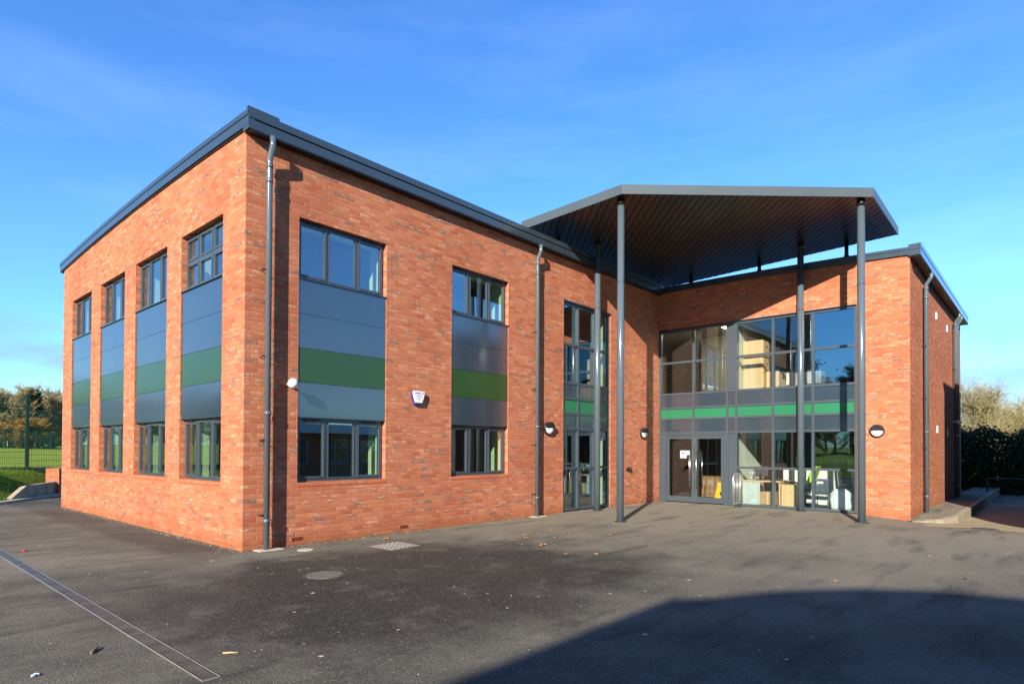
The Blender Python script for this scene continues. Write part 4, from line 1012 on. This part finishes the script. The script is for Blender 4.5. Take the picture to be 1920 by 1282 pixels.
m = MB(); m.tube([(26.5,-7.55,-.3),(26.5,-7.55,.55),(26.5,-7.6,.58),(26.5,-12,.58)], .03, 10); m.build('top_rail', GREENP, hr)
for y in (-9.3,-11): 
    m = MB(); m.tube([(26.5,y,-.3),(26.5,y,.58)], .025, 8); m.build('post', GREENP, hr)
sf = mesh_fence('dark green mesh fence in shade in front of the hedge', 28.9, 29.0, -13, lambda x, y: -.25, 2.0, 2.5, .006) if False else None

# ------------------------------------------------------------------ neighbouring buildings and an added shade block (outside the frame: they shade the yard and show in the glass)
hall = thing('sports_hall', 'brick hall with arched metal roof behind and left of the viewpoint', 'building', (-20,-16,0))
m = MB(); N = 40; yr = [-12.56-11.0*i/N for i in range(N+1)]
HAP = [(-.1,6.93),(.0,6.93),(.08,6.96),(.41,7.04),(.89,7.33),(1.54,7.61),(2.19,7.84),(3.12,8.07),(4.02,8.18),(5.5,8.25)]
def ha(y):
    q = -12.56-y; q = min(q, 11.-q)
    for (a, h0), (b, h1) in zip(HAP, HAP[1:]):
        if q <= b: return h0+(h1-h0)*(q-a)/(b-a)-.06
    return 8.19
for a, b in zip(yr, yr[1:]): m.hexa([(-30,a,-.3),(-13.2,a,-.3),(-13.2,b,-.3),(-30,b,-.3)], [(-30,a,ha(a)),(-13.2,a,ha(a)),(-13.2,b,ha(b)),(-30,b,ha(b))])
m.build('wall', BRICK_FAR, hall)
m = MB()
for a, b in zip(yr, yr[1:]): m.hexa([(-30.1,a,ha(a)+.003),(-13.15,a,ha(a)+.003),(-13.15,b,ha(b)+.003),(-30.1,b,ha(b)+.003)], [(-30.1,a,ha(a)+.06),(-13.15,a,ha(a)+.06),(-13.15,b,ha(b)+.06),(-30.1,b,ha(b)+.06)])
m.build('roof', ROOFM, hall)
sb = thing('side_block', 'dark rendered block standing close to the right end of the wing', 'building', (20,-13,0))
m = MB(); m.box(13.6,24,-11.6,-9.42,-.5,6.5); m.build('wall', simple('dark_render', (.05,.05,.052), .9), sb); m = MB(); m.box(13.5,24.1,-11.7,-9.36,6.503,6.66); m.build('roof', ROOFM, sb)
ob = thing('classroom_block', 'long low brick classroom block with blue windows across the yard', 'building', (15,-30,0))
m = MB(); m.box(-8,46,-36,-30,-.3,2.75); m.build('wall', BRICK_FAR, ob); m = MB(); m.box(-8.5,46.5,-36.5,-28.9,2.76,3.35); m.build('roof', FASC2, ob)
x = -6.
while x < 44:
    w = MB(); 
    for q in (0,1.0,2.0): w.box(x+q, x+q+.09, -30.05, -29.95, .55, 2.4)
    for z in (.55,1.75,2.32): w.box(x, x+2.09, -30.06, -29.96, z, z+.08)
    w.build('window', TEAL, ob); w = MB(); w.box(x+.05, x+2.04, -30.02, -29.99, .6, 2.38); w.build('pane', GLASS, ob)
    w = MB(); w.tube([(x-.5,-29.1,0),(x-.5,-29.1,2.76)], .06, 10); w.build('post', TEAL, ob); x += 3.2
shd = thing('shade_block', 'plain unseen brick block left of the frame, added to shade the grass bank', 'building', (-9,13,0))  # added out of view to cast shade on the bank and retaining wall
m = MB(); m.box(-11,-8.2,11.3,21,-.4,4.1); m.build('wall', BRICK_FAR, shd); m = MB(); m.box(-11.1,-8.1,11.2,21.1,4.103,4.22); m.build('roof', ROOFM, shd)

# ------------------------------------------------------------------ sky, sun, camera
AZ, EL = R(22.3), R(23.2)
w = bpy.data.worlds.new('World'); scene.world = w; w.use_nodes = True; nt = w.node_tree; nt.nodes.clear(); k = NT(nt)
out = k.n('OutputWorld'); bg = k.n('Background'); k.l(bg.outputs[0], out.inputs[0]); bg.inputs[1].default_value = .14
sky = k.n('TexSky'); sky.sky_type = 'NISHITA'; sky.sun_disc = False; sky.sun_elevation = EL
sx, sy = -math.cos(AZ), -math.sin(AZ); sky.sun_rotation = math.atan2(sx, sy) % (2*math.pi)
sky.altitude = 60; sky.air_density = 1.0; sky.dust_density = .0; sky.ozone_density = 2.6
hs = k.n('HueSaturation'); k.l(sky.outputs[0], hs.inputs['Color']); hs.inputs['Saturation'].default_value = 1.22; hs.inputs['Hue'].default_value = .505
tc = k.n('TexCoord').outputs['Generated']
sp = k.n('SeparateXYZ'); k.l(tc, sp.inputs[0])
ci = k.noise(k.mapping(tc, (1.6, 1.1, 7.5), (3.1, .4, 0), (0, R(9), R(20))), 1.4, 7, .6)
veil = k.math('MULTIPLY', k.mrange(ci, .46, .80, 0, .12), k.mrange(sp.outputs[2], .02, .5, 1, .6))
hz = k.mix(k.mrange(sp.outputs[2], 0, .34, 1, 0, True), rgb(.78,.95,1.14), rgb(.46,.76,1.0))
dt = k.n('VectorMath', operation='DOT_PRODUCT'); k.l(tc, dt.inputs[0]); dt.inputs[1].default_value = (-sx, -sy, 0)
side = k.mrange(dt.outputs['Value'], -.55, .45, .48, 1., True)     # sky dimmed on the sun's side to cut fill light in the shadows
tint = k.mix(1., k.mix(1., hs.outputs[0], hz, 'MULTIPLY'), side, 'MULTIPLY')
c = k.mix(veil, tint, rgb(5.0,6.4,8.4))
cu = k.noise(k.mapping(tc, (2.4, 2.4, 9), (1.7, 5.3, .2)), 1.3, 6, .55)
low = k.math('MULTIPLY', k.mrange(cu, .44, .60, 0, .6, True), k.math('MULTIPLY', k.mrange(sp.outputs[2], .02, .06, 0, 1, True), k.mrange(sp.outputs[2], .12, .19, 1, 0, True)))
c = k.mix(low, c, rgb(1.35,1.65,2.75))
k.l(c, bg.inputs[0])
sun = bpy.data.lights.new('sun', 'SUN'); sun.energy = 5.0; sun.angle = R(.53); sun.color = (1., .92, .78)
so = bpy.data.objects.new('sun', sun); COL.objects.link(so); so.location = (-30,-20,30)
dv = Vector((math.cos(AZ)*math.cos(EL), math.sin(AZ)*math.cos(EL), -math.sin(EL))); so.rotation_euler = dv.to_track_quat('-Z', 'Y').to_euler()

cam = bpy.data.cameras.new('camera'); co = bpy.data.objects.new('camera', cam); COL.objects.link(co)
cam.sensor_width = 36; cam.sensor_fit = 'HORIZONTAL'; cam.lens = 1146.3334/1920*36; cam.shift_y = 187.8591/1920; cam.clip_end = 5000; cam.clip_start = .05
Rx = Vector((.66470428,-.74709296,.00450779)); Uy = Vector((-.01265422,-.00522551,.99990628)); Bz = Vector((-.74699939,-.66469903,-.01292729))
co.matrix_world = Matrix(((Rx.x,Uy.x,Bz.x,-4.3979),(Rx.y,Uy.y,Bz.y,-9.6027),(Rx.z,Uy.z,Bz.z,1.62),(0,0,0,1)))
scene.camera = co
scene.view_settings.view_transform = 'Standard'; scene.view_settings.look = 'None'; scene.view_settings.gamma = 1; scene.view_settings.exposure = 1.0
scene.render.engine = 'CYCLES'; scene.cycles.max_bounces = 8; scene.cycles.transparent_max_bounces = 24; scene.cycles.glossy_bounces = 4; scene.cycles.diffuse_bounces = 3
scene.cycles.use_denoising = True; scene.cycles.sample_clamp_indirect = 6
